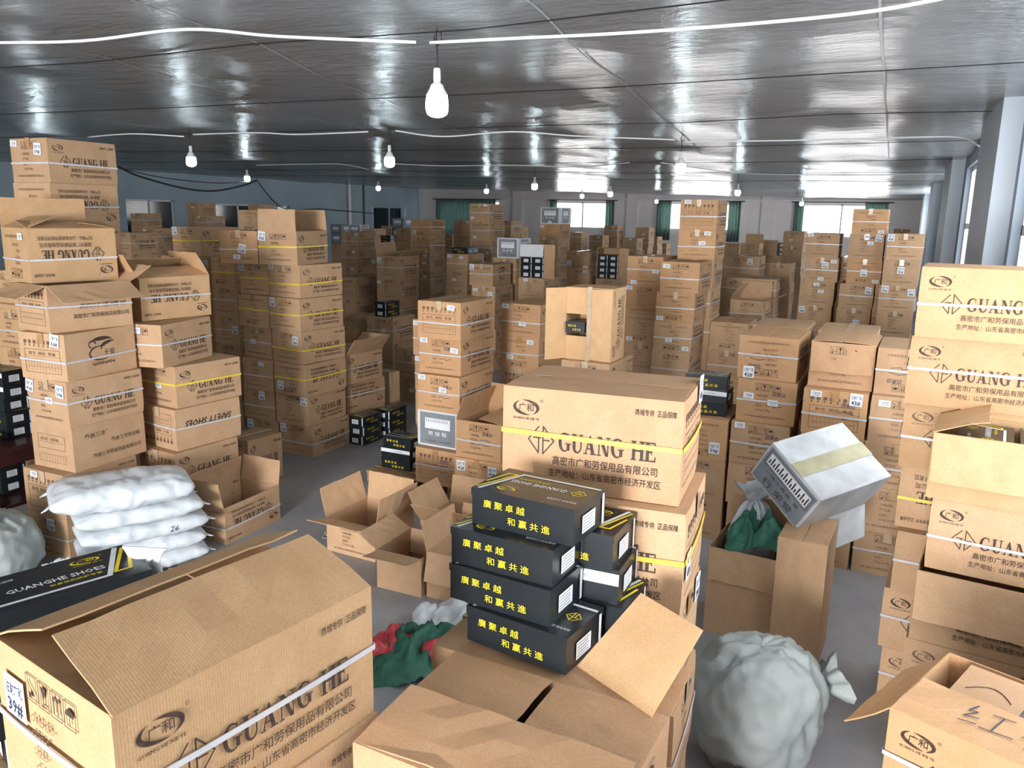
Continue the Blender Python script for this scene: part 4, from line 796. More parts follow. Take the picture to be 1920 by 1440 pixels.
('K5', -7.55, 10.21, 0.655, 0.0, 0.44, 0.62, 0.3273, {}, 1),
('K5', -7.544, 10.21, 0.327, 0.1, 0.44, 0.62, 0.3273, {}, 1),
('K5', -7.556, 10.21, 0.0, 0.0, 0.44, 0.62, 0.3273, {}, 0),
('K6', -5.86, 9.31, 0.378, 0.0, 0.44, 0.62, 0.3775, {}, 1),
('K6', -5.859, 9.31, 0.0, 0.0, 0.44, 0.62, 0.3775, {'lab': [('', 0.6, 0.5, 0)]}, 1),
('K7', -9.054, 14.71, 2.087, 0.0, 0.44, 0.62, 0.3478, {'ud': 1, 'strap': 'w', 'lab': [('40', 0.15, 0.2, 0)], 'tint': 'o'}, 1),
('K7', -9.056, 14.71, 1.739, 0.0, 0.44, 0.62, 0.3478, {'lab': [('', 0.8, 0.1, 0)], 'tint': 'o'}, 1),
('K7', -9.058, 14.71, 1.391, 0.0, 0.44, 0.62, 0.3478, {'lab': [('', 0.75, 0.85, 0), ('', 0.7, 0.4, 0)]}, 1),
('K7', -9.047, 14.71, 1.043, 0.0, 0.44, 0.62, 0.3478, {'lab': [('', 0.7, 0.6, 6)]}, 1),
('K7', -9.038, 14.71, 0.696, -0.9, 0.44, 0.62, 0.3478, {}, 1),
('K7', -9.045, 14.71, 0.348, -0.6, 0.44, 0.62, 0.3478, {}, 0),
('K7', -9.053, 14.71, 0.0, 0.7, 0.44, 0.62, 0.3478, {}, 0),
('Z1', -5.152, 11.714, 1.273, -1.0, 0.44, 0.62, 0.3181, {'lab': [('', 0.3, 0.9, 0)]}, 1),
('Z1', -5.152, 11.714, 0.954, -0.9, 0.44, 0.62, 0.3181, {}, 1),
('Z1', -5.144, 11.714, 0.636, -0.0, 0.44, 0.62, 0.3181, {}, 0),
('Z1', -5.154, 11.714, 0.318, -0.7, 0.44, 0.62, 0.3181, {}, 0),
('Z1', -5.152, 11.714, 0.0, -1.0, 0.44, 0.62, 0.3181, {}, 0),
('X1', -7.621, 14.614, 2.413, -1.0, 0.44, 0.62, 0.3447, {'sp': 't', 'strap': 'w', 'lab': [('', 0.8, 0.9, 0), ('', 0.15, 0.2, 0)]}, 1),
('X1', -7.593, 14.614, 2.068, -1.0, 0.44, 0.62, 0.3447, {'sp': 't', 'strap': 'w', 'lab': [('', 0.2, 0.1, 0)]}, 1),
('X1', -7.576, 14.614, 1.723, -1.0, 0.44, 0.62, 0.3447, {'ud': 1, 'strap': 'w', 'lab': [('40', 0.8, 0.15, 0), ('', 0.1, 0.1, 0)]}, 1),
('X1', -7.56, 14.614, 1.379, -1.0, 0.44, 0.62, 0.3447, {'lab': [('', 0.1, 0.9, 0)]}, 1),
('X1', -7.554, 14.614, 1.034, -1.1, 0.44, 0.62, 0.3447, {}, 0),
('X1', -7.559, 14.614, 0.689, -1.1, 0.44, 0.62, 0.3447, {}, 0),
('X1', -7.547, 14.614, 0.345, -0.5, 0.44, 0.62, 0.3447, {}, 0),
('X1', -7.549, 14.614, 0.0, 0.1, 0.44, 0.62, 0.3447, {}, 0),
('X2', -6.136, 11.917, 1.408, -2.0, 0.44, 0.62, 0.352, {'lp': 'qn', 'sp': 't', 'strap': 'w', 'lab': [('40', 0.1, 0.85, 0)]}, 1),
('X2', -6.092, 11.917, 1.056, -2.0, 0.44, 0.62, 0.352, {'lab': [('40', 0.8, 0.6, 0), ('', 0.15, 0.8, 0)]}, 1),
('X2', -6.099, 11.917, 0.704, -1.9, 0.44, 0.62, 0.352, {}, 1),
('X2', -6.079, 11.917, 0.352, -1.2, 0.44, 0.62, 0.352, {}, 1),
('X2', -6.103, 11.917, 0.0, -2.9, 0.44, 0.62, 0.352, {}, 1),
('X3', -7.164, 12.91, 1.545, 0.0, 0.44, 0.62, 0.3089, {'strap': 'w', 'lab': [('', 0.7, 0.8, 0), ('', 0.15, 0.85, 0)]}, 1),
('X3', -7.173, 12.91, 1.236, 0.0, 0.44, 0.62, 0.3089, {'lab': [('', 0.4, 0.5, 0)]}, 1),
('X3', -7.174, 12.91, 0.927, -1.0, 0.44, 0.62, 0.3089, {}, 1),
('X3', -7.181, 12.91, 0.618, -1.0, 0.44, 0.62, 0.3089, {}, 0),
('X3', -7.168, 12.91, 0.309, 0.7, 0.44, 0.62, 0.3089, {}, 0),
('X3', -7.161, 12.91, 0.0, -0.8, 0.44, 0.62, 0.3089, {}, 0),
('X4', -9.426, 17.11, 2.055, 0.0, 0.44, 0.62, 0.3425, {'lab': [('', 0.85, 0.9, 0)]}, 1),
('X4', -9.42, 17.11, 1.712, 0.0, 0.44, 0.62, 0.3425, {}, 1),
('X4', -9.421, 17.11, 1.37, -0.9, 0.44, 0.62, 0.3425, {}, 1),
('X4', -9.415, 17.11, 1.027, 1.1, 0.44, 0.62, 0.3425, {}, 0),
('X4', -9.435, 17.11, 0.685, 1.1, 0.44, 0.62, 0.3425, {}, 0),
('X4', -9.429, 17.11, 0.342, -0.0, 0.44, 0.62, 0.3425, {}, 0),
('X4', -9.411, 17.11, 0.0, 0.8, 0.44, 0.62, 0.3425, {}, 0),
('X5', -9.659, 19.81, 2.053, 0.0, 0.44, 0.62, 0.3421, {'strap': 'w', 'lab': [('', 0.4, 0.9, 0)]}, 1),
('X5', -9.669, 19.81, 1.711, -0.2, 0.44, 0.62, 0.3421, {}, 1),
('X5', -9.658, 19.81, 1.369, -0.4, 0.44, 0.62, 0.3421, {}, 0),
('X5', -9.668, 19.81, 1.026, -0.4, 0.44, 0.62, 0.3421, {}, 0),
('X5', -9.652, 19.81, 0.684, -1.2, 0.44, 0.62, 0.3421, {}, 0),
('X5', -9.657, 19.81, 0.342, -0.1, 0.44, 0.62, 0.3421, {}, 0),
('X5', -9.673, 19.81, 0.0, -0.4, 0.44, 0.62, 0.3421, {}, 0),
('X6', -6.122, 12.706, 1.466, 1.0, 0.44, 0.62, 0.3665, {'strap': 'w'}, 1),
('X6', -6.118, 12.706, 1.099, 1.0, 0.44, 0.62, 0.3665, {}, 1),
('X6', -6.135, 12.706, 0.733, 2.2, 0.44, 0.62, 0.3665, {}, 0),
('X6', -6.113, 12.706, 0.366, 2.1, 0.44, 0.62, 0.3665, {}, 0),
('X6', -6.134, 12.706, 0.0, 0.4, 0.44, 0.62, 0.3665, {}, 0),
('Y1', -6.736, 16.114, 2.379, -1.0, 0.44, 0.62, 0.3398, {'lp': 'wh', 'sp': 'wh', 'lab': [('', 0.5, 0.1, 0)], 'tint': 'g'}, 1),
('Y1', -6.743, 16.114, 2.039, -1.0, 0.44, 0.62, 0.3398, {'lab': [('', 0.12, 0.85, 0), ('', 0.25, 0.1, 0)], 'tint': 'o'}, 1),
('Y1', -6.751, 16.114, 1.699, -1.0, 0.44, 0.62, 0.3398, {'lab': [('', 0.7, 0.9, 0)]}, 1),
('Y1', -6.765, 16.114, 1.359, -1.0, 0.44, 0.62, 0.3398, {}, 1),
('Y1', -6.743, 16.114, 1.019, -1.6, 0.44, 0.62, 0.3398, {}, 1),
('Y1', -6.762, 16.114, 0.68, -1.2, 0.44, 0.62, 0.3398, {}, 1),
('Y1', -6.739, 16.114, 0.34, -0.2, 0.44, 0.62, 0.3398, {}, 0),
('Y1', -6.758, 16.114, 0.0, -1.8, 0.44, 0.62, 0.3398, {}, 0),
('W1', -5.353, 14.21, 1.6, 0.0, 0.44, 0.62, 0.3199, {'ud': 1, 'lab': [('40', 0.12, 0.3, 0), ('', 0.85, 0.12, 0)]}, 1),
('W1', -5.34, 14.21, 1.28, 0.0, 0.44, 0.62, 0.3199, {'lab': [('', 0.8, 0.85, 0)]}, 1),
('W1', -5.351, 14.21, 0.96, 0.5, 0.44, 0.62, 0.3199, {}, 0),
('W1', -5.365, 14.21, 0.64, -1.1, 0.44, 0.62, 0.3199, {}, 0),
('W1', -5.347, 14.21, 0.32, -0.2, 0.44, 0.62, 0.3199, {}, 0),
('W1', -5.366, 14.21, 0.0, 1.1, 0.44, 0.62, 0.3199, {}, 0),
('N1', -2.265, 13.31, 1.651, 0.0, 0.56, 0.62, 0.3302, {'strap': 'w', 'lab': [('43', 0.75, 0.75, 0)]}, 1),
('N1', -2.261, 13.31, 1.321, 0.0, 0.56, 0.62, 0.3302, {}, 1),
('N1', -2.256, 13.31, 0.991, -1.0, 0.56, 0.62, 0.3302, {}, 1),
('N1', -2.255, 13.31, 0.66, -1.0, 0.56, 0.62, 0.3302, {}, 0),
('N1', -2.254, 13.31, 0.33, -0.1, 0.56, 0.62, 0.3302, {}, 0),
('N1', -2.27, 13.31, 0.0, 0.1, 0.56, 0.62, 0.3302, {}, 0),
('N2', -1.924, 12.31, 1.368, 0.0, 0.7, 0.62, 0.342, {'strap': 'w', 'lab': [('42', 0.45, 0.7, 0)]}, 1),
('N2', -1.911, 12.31, 1.026, 0.0, 0.7, 0.62, 0.342, {}, 1),
('N2', -1.931, 12.31, 0.684, -0.9, 0.7, 0.62, 0.342, {}, 0),
('N2', -1.923, 12.31, 0.342, -0.6, 0.7, 0.62, 0.342, {}, 0),
('N2', -1.936, 12.31, 0.0, -0.8, 0.7, 0.62, 0.342, {}, 0),
('N3', -1.824, 11.517, 1.099, -2.0, 0.44, 0.62, 0.3663, {'op': {'e': 160, 'w': 60, 'n': 100}, 'lab': [('', 0.4, 0.2, 0)]}, 1),
('N3', -1.838, 11.517, 0.733, -2.7, 0.44, 0.62, 0.3663, {}, 0),
('N3', -1.83, 11.517, 0.366, -2.5, 0.44, 0.62, 0.3663, {}, 0),
('N3', -1.816, 11.517, 0.0, -2.5, 0.44, 0.62, 0.3663, {}, 0),
('f1', -18.44, 15.51, 2.078, 0.0, 0.44, 0.62, 0.3463, {'strap': 'w', 'lab': [('', 0.3, 0.9, 0)]}, 1),
('f1', -18.44, 15.51, 1.732, 0.0, 0.44, 0.62, 0.3463, {}, 1),
('f1', -18.449, 15.51, 1.385, -0.4, 0.44, 0.62, 0.3463, {}, 0),
('f1', -18.454, 15.51, 1.039, -0.6, 0.44, 0.62, 0.3463, {}, 0),
('f1', -18.454, 15.51, 0.693, 0.6, 0.44, 0.62, 0.3463, {}, 0),
('f1', -18.438, 15.51, 0.346, -0.7, 0.44, 0.62, 0.3463, {}, 0),
('f1', -18.44, 15.51, 0.0, 1.0, 0.44, 0.62, 0.3463, {}, 0),
('f2', -15.367, 13.31, 1.768, 0.0, 0.44, 0.62, 0.3535, {'strap': 'w', 'lab': [('', 0.1, 0.85, 0)]}, 1),
('f2', -15.379, 13.31, 1.414, 0.0, 0.44, 0.62, 0.3535, {}, 1),
('f2', -15.357, 13.31, 1.061, -0.2, 0.44, 0.62, 0.3535, {}, 1),
('f2', -15.367, 13.31, 0.707, 0.8, 0.44, 0.62, 0.3535, {}, 0),
('f2', -15.37, 13.31, 0.354, 0.0, 0.44, 0.62, 0.3535, {}, 0),
('f2', -15.361, 13.31, 0.0, 1.2, 0.44, 0.62, 0.3535, {}, 0),
('f3', -13.169, 10.81, 1.759, 0.0, 0.44, 0.62, 0.3519, {}, 1),
('f3', -13.173, 10.81, 1.407, 0.0, 0.44, 0.62, 0.3519, {'strap': 'w'}, 1),
('f3', -13.159, 10.81, 1.056, 0.5, 0.44, 0.62, 0.3519, {}, 1),
('f3', -13.165, 10.81, 0.704, -0.2, 0.44, 0.62, 0.3519, {}, 0),
('f3', -13.173, 10.81, 0.352, -1.1, 0.44, 0.62, 0.3519, {}, 0),
('f3', -13.18, 10.81, 0.0, -1.0, 0.44, 0.62, 0.3519, {}, 0),
('f4', -17.769, 16.81, 2.398, 0.0, 0.44, 0.62, 0.3425, {'lab': [('', 0.5, 0.6, 0)]}, 1),
('f4', -17.761, 16.81, 2.055, 0.0, 0.44, 0.62, 0.3425, {}, 1),
('f4', -17.776, 16.81, 1.713, -0.8, 0.44, 0.62, 0.3425, {}, 0),
('f4', -17.781, 16.81, 1.37, 0.8, 0.44, 0.62, 0.3425, {}, 0),
('f4', -17.758, 16.81, 1.028, 0.4, 0.44, 0.62, 0.3425, {}, 0),
('f4', -17.775, 16.81, 0.685, -0.6, 0.44, 0.62, 0.3425, {}, 0),
('f4', -17.775, 16.81, 0.343, -0.1, 0.44, 0.62, 0.3425, {}, 0),
('f4', -17.779, 16.81, 0.0, -0.1, 0.44, 0.62, 0.3425, {}, 0),
('f5', -16.541, 15.91, 2.046, 0.0, 0.44, 0.62, 0.3411, {'lab': [('', 0.4, 0.9, 0)]}, 1),
('f5', -16.548, 15.91, 1.705, 0.0, 0.44, 0.62, 0.3411, {}, 0),
('f5', -16.527, 15.91, 1.364, 1.1, 0.44, 0.62, 0.3411, {}, 0),
('f5', -16.54, 15.91, 1.023, -0.6, 0.44, 0.62, 0.3411, {}, 0),
('f5', -16.527, 15.91, 0.682, -0.5, 0.44, 0.62, 0.3411, {}, 0),
('f5', -16.545, 15.91, 0.341, -1.2, 0.44, 0.62, 0.3411, {}, 0),
('f5', -16.544, 15.91, 0.0, -0.1, 0.44, 0.62, 0.3411, {}, 0),
('f6', -8.966, 9.717, 2.238, -2.0, 0.44, 0.62, 0.3197, {'ud': 1}, 1),
('f6', -8.965, 9.717, 1.918, -2.7, 0.44, 0.62, 0.3197, {}, 0),
('f6', -8.965, 9.717, 1.598, -3.2, 0.44, 0.62, 0.3197, {}, 0),
('f6', -8.973, 9.717, 1.279, -3.0, 0.44, 0.62, 0.3197, {}, 0),
('f6', -8.969, 9.717, 0.959, -3.1, 0.44, 0.62, 0.3197, {}, 0),
('f6', -8.98, 9.717, 0.639, -2.5, 0.44, 0.62, 0.3197, {}, 0),
('f6', -8.974, 9.717, 0.32, -1.8, 0.44, 0.62, 0.3197, {}, 0),
('f6', -8.965, 9.717, 0.0, -1.4, 0.44, 0.62, 0.3197, {}, 0),
('f7', -16.961, 18.31, 2.377, 0.0, 0.44, 0.62, 0.3396, {}, 1),
('f7', -16.956, 18.31, 2.038, 0.0, 0.44, 0.62, 0.3396, {}, 0),
('f7', -16.954, 18.31, 1.698, 0.9, 0.44, 0.62, 0.3396, {}, 0),
('f7', -16.964, 18.31, 1.358, -0.4, 0.44, 0.62, 0.3396, {}, 0),
('f7', -16.946, 18.31, 1.019, -0.8, 0.44, 0.62, 0.3396, {}, 0),
('f7', -16.954, 18.31, 0.679, 0.3, 0.44, 0.62, 0.3396, {}, 0),
('f7', -16.974, 18.31, 0.34, 0.8, 0.44, 0.62, 0.3396, {}, 0),
('f7', -16.949, 18.31, 0.0, 0.3, 0.44, 0.62, 0.3396, {}, 0),
('f8', -18.742, 24.31, 1.74, 0.0, 0.44, 0.62, 0.348, {'lp': 'wh', 'sp': 'wh', 'tint': 'b'}, 1),
('f8', -18.735, 24.31, 1.392, 0.0, 0.44, 0.62, 0.348, {'lp': 'wh', 'sp': 'wh', 'tint': 'b'}, 1),
('f8', -18.732, 24.31, 1.044, -0.9, 0.44, 0.62, 0.348, {}, 1),
('f8', -18.741, 24.31, 0.696, 0.0, 0.44, 0.62, 0.348, {}, 1),
('f8', -18.732, 24.31, 0.348, 0.7, 0.44, 0.62, 0.348, {}, 0),
('f8', -18.732, 24.31, 0.0, 0.2, 0.44, 0.62, 0.348, {}, 0),
('f9', -17.169, 23.276, 1.77, 8.0, 0.44, 0.62, 0.3541, {'lp': 'wh', 'sp': 'wh', 'tint': 'g'}, 1),
('f9', -17.157, 23.276, 1.416, 8.0, 0.44, 0.62, 0.3541, {'lp': 'wh', 'sp': 'wh', 'tint': 'b'}, 0),
('f9', -17.163, 23.276, 1.062, 8.5, 0.44, 0.62, 0.3541, {}, 0),
('f9', -17.177, 23.276, 0.708, 6.9, 0.44, 0.62, 0.3541, {}, 0),
('f9', -17.18, 23.276, 0.354, 7.7, 0.44, 0.62, 0.3541, {}, 0),
('f9', -17.181, 23.276, 0.0, 8.8, 0.44, 0.62, 0.3541, {}, 0),
('f10', -16.529, 24.31, 1.739, 0.0, 0.44, 0.62, 0.3479, {'lab': [('', 0.8, 0.85, 0)]}, 1),
('f10', -16.527, 24.31, 1.392, 0.0, 0.44, 0.62, 0.3479, {}, 1),
('f10', -16.525, 24.31, 1.044, 0.3, 0.44, 0.62, 0.3479, {}, 0),
('f10', -16.524, 24.31, 0.696, -0.0, 0.44, 0.62, 0.3479, {}, 0),
('f10', -16.544, 24.31, 0.348, 0.7, 0.44, 0.62, 0.3479, {}, 0),
('f10', -16.522, 24.31, 0.0, 0.0, 0.44, 0.62, 0.3479, {}, 0),
('f11', -15.045, 22.81, 2.043, 0.0, 0.44, 0.62, 0.3405, {'lp': 'wh', 'sp': 'wh', 'tint': 'b'}, 1),
('f11', -15.049, 22.81, 1.702, 0.0, 0.44, 0.62, 0.3405, {'lp': 'wh', 'sp': 'wh', 'tint': 'b'}, 1),
('f11', -15.048, 22.81, 1.362, 0.4, 0.44, 0.62, 0.3405, {}, 1),
('f11', -15.062, 22.81, 1.021, 0.6, 0.44, 0.62, 0.3405, {}, 0),
('f11', -15.057, 22.81, 0.681, -1.0, 0.44, 0.62, 0.3405, {}, 0),
('f11', -15.056, 22.81, 0.34, 0.6, 0.44, 0.62, 0.3405, {}, 0),
('f11', -15.058, 22.81, 0.0, 0.6, 0.44, 0.62, 0.3405, {}, 0),
('f12', -11.529, 17.81, 1.805, 0.0, 0.44, 0.62, 0.3611, {}, 1),
('f12', -11.515, 17.81, 1.444, 0.0, 0.44, 0.62, 0.3611, {}, 1),
('f12', -11.529, 17.81, 1.083, -0.3, 0.44, 0.62, 0.3611, {}, 0),
('f12', -11.53, 17.81, 0.722, 0.4, 0.44, 0.62, 0.3611, {}, 0),
('f12', -11.521, 17.81, 0.361, 0.3, 0.44, 0.62, 0.3611, {}, 0),
('f12', -11.525, 17.81, 0.0, -1.0, 0.44, 0.62, 0.3611, {}, 0),
('f13', -14.777, 20.81, 1.719, 0.0, 0.44, 0.62, 0.3437, {}, 1),
('f13', -14.787, 20.81, 1.375, 0.0, 0.44, 0.62, 0.3437, {}, 1),
('f13', -14.784, 20.81, 1.031, 0.6, 0.44, 0.62, 0.3437, {}, 0),
('f13', -14.783, 20.81, 0.687, 0.2, 0.44, 0.62, 0.3437, {}, 0),
('f13', -14.791, 20.81, 0.344, -1.1, 0.44, 0.62, 0.3437, {}, 0),
('f13', -14.784, 20.81, 0.0, 0.4, 0.44, 0.62, 0.3437, {}, 0),
('g1', -10.321, 26.81, 1.656, 0.0, 0.44, 0.62, 0.3312, {'strap': 'w'}, 1),
('g1', -10.315, 26.81, 1.325, 0.0, 0.44, 0.62, 0.3312, {}, 1),
('g1', -10.315, 26.81, 0.994, -0.5, 0.44, 0.62, 0.3312, {}, 0),
('g1', -10.32, 26.81, 0.662, -0.1, 0.44, 0.62, 0.3312, {}, 0),
('g1', -10.322, 26.81, 0.331, -0.9, 0.44, 0.62, 0.3312, {}, 0),
('g1', -10.309, 26.81, 0.0, -0.7, 0.44, 0.62, 0.3312, {}, 0),
('g2', -8.525, 25.31, 1.945, 0.0, 0.44, 0.62, 0.3241, {'strap': 'w', 'lab': [('', 0.7, 0.85, 0)]}, 1),
('g2', -8.51, 25.31, 1.621, 0.0, 0.44, 0.62, 0.3241, {'lab': [('', 0.2, 0.9, 0)]}, 1),
('g2', -8.512, 25.31, 1.297, -1.2, 0.44, 0.62, 0.3241, {}, 1),
('g2', -8.526, 25.31, 0.972, 0.8, 0.44, 0.62, 0.3241, {}, 1),
('g2', -8.511, 25.31, 0.648, -0.1, 0.44, 0.62, 0.3241, {}, 1),
('g2', -8.532, 25.31, 0.324, -0.7, 0.44, 0.62, 0.3241, {}, 0),
('g2', -8.511, 25.31, 0.0, -0.7, 0.44, 0.62, 0.3241, {}, 0),
('g3', -8.665, 24.31, 1.641, 0.0, 0.44, 0.62, 0.3281, {'lab': [('', 0.7, 0.8, 0)]}, 1),
('g3', -8.663, 24.31, 1.312, -0.9, 0.44, 0.62, 0.3281, {}, 1),
('g3', -8.665, 24.31, 0.984, 1.1, 0.44, 0.62, 0.3281, {}, 1),
('g3', -8.676, 24.31, 0.656, 0.8, 0.44, 0.62, 0.3281, {}, 1),
('g3', -8.665, 24.31, 0.328, 0.9, 0.44, 0.62, 0.3281, {}, 0),
('g3', -8.659, 24.31, 0.0, -0.6, 0.44, 0.62, 0.3281, {}, 0),
('g4', -7.253, 23.31, 1.617, 0.0, 0.44, 0.62, 0.3234, {'lab': [('', 0.6, 0.9, 0)]}, 1),
('g4', -7.241, 23.31, 1.294, -0.0, 0.44, 0.62, 0.3234, {}, 0),
('g4', -7.267, 23.31, 0.97, -1.2, 0.44, 0.62, 0.3234, {}, 0),
('g4', -7.253, 23.31, 0.647, -0.1, 0.44, 0.62, 0.3234, {}, 0),
('g4', -7.259, 23.31, 0.323, -0.9, 0.44, 0.62, 0.3234, {}, 0),
('g4', -7.257, 23.31, -0.0, -0.4, 0.44, 0.62, 0.3234, {}, 0),
('g5', -7.627, 25.81, 1.901, 0.0, 0.44, 0.62, 0.3169, {'lab': [('', 0.6, 0.3, 0)]}, 1),
('g5', -7.617, 25.81, 1.584, 0.0, 0.44, 0.62, 0.3169, {'lab': [('', 0.6, 0.9, 0)]}, 1),
('g5', -7.642, 25.81, 1.267, 0.6, 0.44, 0.62, 0.3169, {}, 1),
('g5', -7.617, 25.81, 0.951, -0.9, 0.44, 0.62, 0.3169, {}, 0),
('g5', -7.614, 25.81, 0.634, 0.5, 0.44, 0.62, 0.3169, {}, 0),
('g5', -7.615, 25.81, 0.317, -0.5, 0.44, 0.62, 0.3169, {}, 0),
('g5', -7.631, 25.81, 0.0, -0.3, 0.44, 0.62, 0.3169, {}, 0),
('g6', -7.749, 27.31, 1.585, 0.0, 0.44, 0.62, 0.317, {}, 1),
('g6', -7.734, 27.31, 1.268, 0.2, 0.44, 0.62, 0.317, {}, 1),
('g6', -7.753, 27.31, 0.951, -0.2, 0.44, 0.62, 0.317, {}, 0),
('g6', -7.755, 27.31, 0.634, -1.1, 0.44, 0.62, 0.317, {}, 0),
('g6', -7.761, 27.31, 0.317, 0.8, 0.44, 0.62, 0.317, {}, 0),
('g6', -7.755, 27.31, -0.0, 1.0, 0.44, 0.62, 0.317, {}, 0),
('g7', -7.955, 29.31, 1.292, 0.0, 0.44, 0.62, 0.323, {}, 1),
('g7', -7.963, 29.31, 0.969, -0.6, 0.44, 0.62, 0.323, {}, 1),
('g7', -7.955, 29.31, 0.646, -0.7, 0.44, 0.62, 0.323, {}, 0),
('g7', -7.959, 29.31, 0.323, 1.1, 0.44, 0.62, 0.323, {}, 0),
('g7', -7.944, 29.31, 0.0, 0.7, 0.44, 0.62, 0.323, {}, 0),
('g8', -5.575, 17.81, 1.442, 0.0, 0.44, 0.62, 0.3604, {}, 1),
('g8', -5.571, 17.81, 1.081, 0.0, 0.44, 0.62, 0.3604, {}, 1),
('g8', -5.563, 17.81, 0.721, 1.1, 0.44, 0.62, 0.3604, {}, 0),
('g8', -5.574, 17.81, 0.36, 0.5, 0.44, 0.62, 0.3604, {}, 0),
('g8', -5.589, 17.81, 0.0, 0.6, 0.44, 0.62, 0.3604, {}, 0),
('g9', -4.12, 22.31, 1.585, 0.0, 0.44, 0.62, 0.3169, {}, 1),
('g9', -4.122, 22.31, 1.268, 0.6, 0.44, 0.62, 0.3169, {}, 0),
('g9', -4.116, 22.31, 0.951, -0.5, 0.44, 0.62, 0.3169, {}, 0),
('g9', -4.134, 22.31, 0.634, 1.0, 0.44, 0.62, 0.3169, {}, 1),
('g9', -4.131, 22.31, 0.317, -0.1, 0.44, 0.62, 0.3169, {}, 0),
('g9', -4.125, 22.31, -0.0, -0.5, 0.44, 0.62, 0.3169, {}, 0),
('g10', -3.3, 20.31, 1.646, 0.0, 0.44, 0.62, 0.3292, {'op': {'n': 88}}, 1),
('g10', -3.293, 20.31, 1.317, 1.1, 0.44, 0.62, 0.3292, {}, 0),
('g10', -3.307, 20.31, 0.988, 0.4, 0.44, 0.62, 0.3292, {}, 0),
('g10', -3.306, 20.31, 0.658, 0.1, 0.44, 0.62, 0.3292, {}, 0),
('g10', -3.303, 20.31, 0.329, -0.8, 0.44, 0.62, 0.3292, {}, 0),
('g10', -3.31, 20.31, 0.0, -0.7, 0.44, 0.62, 0.3292, {}, 0),
('g11', -3.023, 21.31, 1.692, 0.0, 0.44, 0.62, 0.3385, {}, 1),
('g11', -3.01, 21.31, 1.354, -0.0, 0.44, 0.62, 0.3385, {}, 1),
('g11', -3.031, 21.31, 1.015, 1.0, 0.44, 0.62, 0.3385, {}, 0),
('g11', -3.008, 21.31, 0.677, -0.1, 0.44, 0.62, 0.3385, {}, 0),
('g11', -3.033, 21.31, 0.338, -0.7, 0.44, 0.62, 0.3385, {}, 0),
('g11', -3.035, 21.31, 0.0, -0.4, 0.44, 0.62, 0.3385, {}, 0),
('g12', -2.203, 19.31, 1.972, 0.0, 0.44, 0.62, 0.3286, {'lab': [('', 0.4, 0.4, 0)]}, 1),
('g12', -2.215, 19.31, 1.643, 0.0, 0.44, 0.62, 0.3286, {}, 1),
('g12', -2.211, 19.31, 1.314, -0.6, 0.44, 0.62, 0.3286, {}, 1),
('g12', -2.201, 19.31, 0.986, 0.9, 0.44, 0.62, 0.3286, {}, 1),
('g12', -2.195, 19.31, 0.657, -0.2, 0.44, 0.62, 0.3286, {}, 1),
('g12', -2.205, 19.31, 0.329, 0.1, 0.44, 0.62, 0.3286, {}, 1),
('g12', -2.206, 19.31, 0.0, -0.4, 0.44, 0.62, 0.3286, {}, 0),
('g13', -0.057, 26.31, 2.015, 0.0, 0.44, 0.62, 0.3358, {}, 1),
('g13', -0.07, 26.31, 1.679, -0.5, 0.44, 0.62, 0.3358, {}, 0),
('g13', -0.043, 26.31, 1.343, -0.9, 0.44, 0.62, 0.3358, {}, 0),
('g13', -0.057, 26.31, 1.007, 0.3, 0.44, 0.62, 0.3358, {}, 0),
('g13', -0.046, 26.31, 0.672, -0.7, 0.44, 0.62, 0.3358, {}, 0),
('g13', -0.064, 26.31, 0.336, -0.6, 0.44, 0.62, 0.3358, {}, 0),
('g13', -0.06, 26.31, 0.0, -0.1, 0.44, 0.62, 0.3358, {}, 0),
('g14', -1.902, 14.81, 1.454, 0.0, 0.44, 0.62, 0.3635, {}, 1),
('g14', -1.888, 14.81, 1.091, 0.0, 0.44, 0.62, 0.3635, {}, 1),
('g14', -1.891, 14.81, 0.727, 0.9, 0.44, 0.62, 0.3635, {}, 1),
('g14', -1.916, 14.81, 0.364, -1.1, 0.44, 0.62, 0.3635, {}, 0),
('g14', -1.895, 14.81, 0.0, 0.9, 0.44, 0.62, 0.3635, {}, 0),
('g15', -12.873, 27.31, 1.775, 0.0, 0.44, 0.62, 0.3551, {'strap': 'w'}, 1),
('g15', -12.874, 27.31, 1.42, 0.0, 0.44, 0.62, 0.3551, {}, 0),
('g15', -12.871, 27.31, 1.065, -1.2, 0.44, 0.62, 0.3551, {}, 0),
('g15', -12.877, 27.31, 0.71, 1.0, 0.44, 0.62, 0.3551, {}, 0),
('g15', -12.864, 27.31, 0.355, 0.9, 0.44, 0.62, 0.3551, {}, 0),
('g15', -12.859, 27.31, 0.0, -0.6, 0.44, 0.62, 0.3551, {}, 0),
('g16', -11.748, 20.31, 1.655, 0.0, 0.44, 0.62, 0.331, {'strap': 'w', 'lab': [('', 0.3, 0.9, 0)]}, 1),
('g16', -11.759, 20.31, 1.324, -0.8, 0.44, 0.62, 0.331, {}, 1),
('g16', -11.747, 20.31, 0.993, 0.4, 0.44, 0.62, 0.331, {}, 1),
('g16', -11.734, 20.31, 0.662, 0.5, 0.44, 0.62, 0.331, {}, 1),
('g16', -11.743, 20.31, 0.331, 0.6, 0.44, 0.62, 0.331, {}, 0),
('g16', -11.749, 20.31, 0.0, 0.1, 0.44, 0.62, 0.331, {}, 0),
('QB0', -0.75, 13.35, 1.68, 0.0, 0.44, 0.62, 0.336, {}, 1),  # extra rows added behind the right-wall stacks to darken their gaps
('QB0', -0.761, 13.357, 1.344, -0.6, 0.44, 0.62, 0.336, {}, 1),
('QB0', -0.74, 13.353, 1.008, -0.5, 0.44, 0.62, 0.336, {}, 1),
('QB0', -0.759, 13.344, 0.672, 0.3, 0.44, 0.62, 0.336, {}, 0),
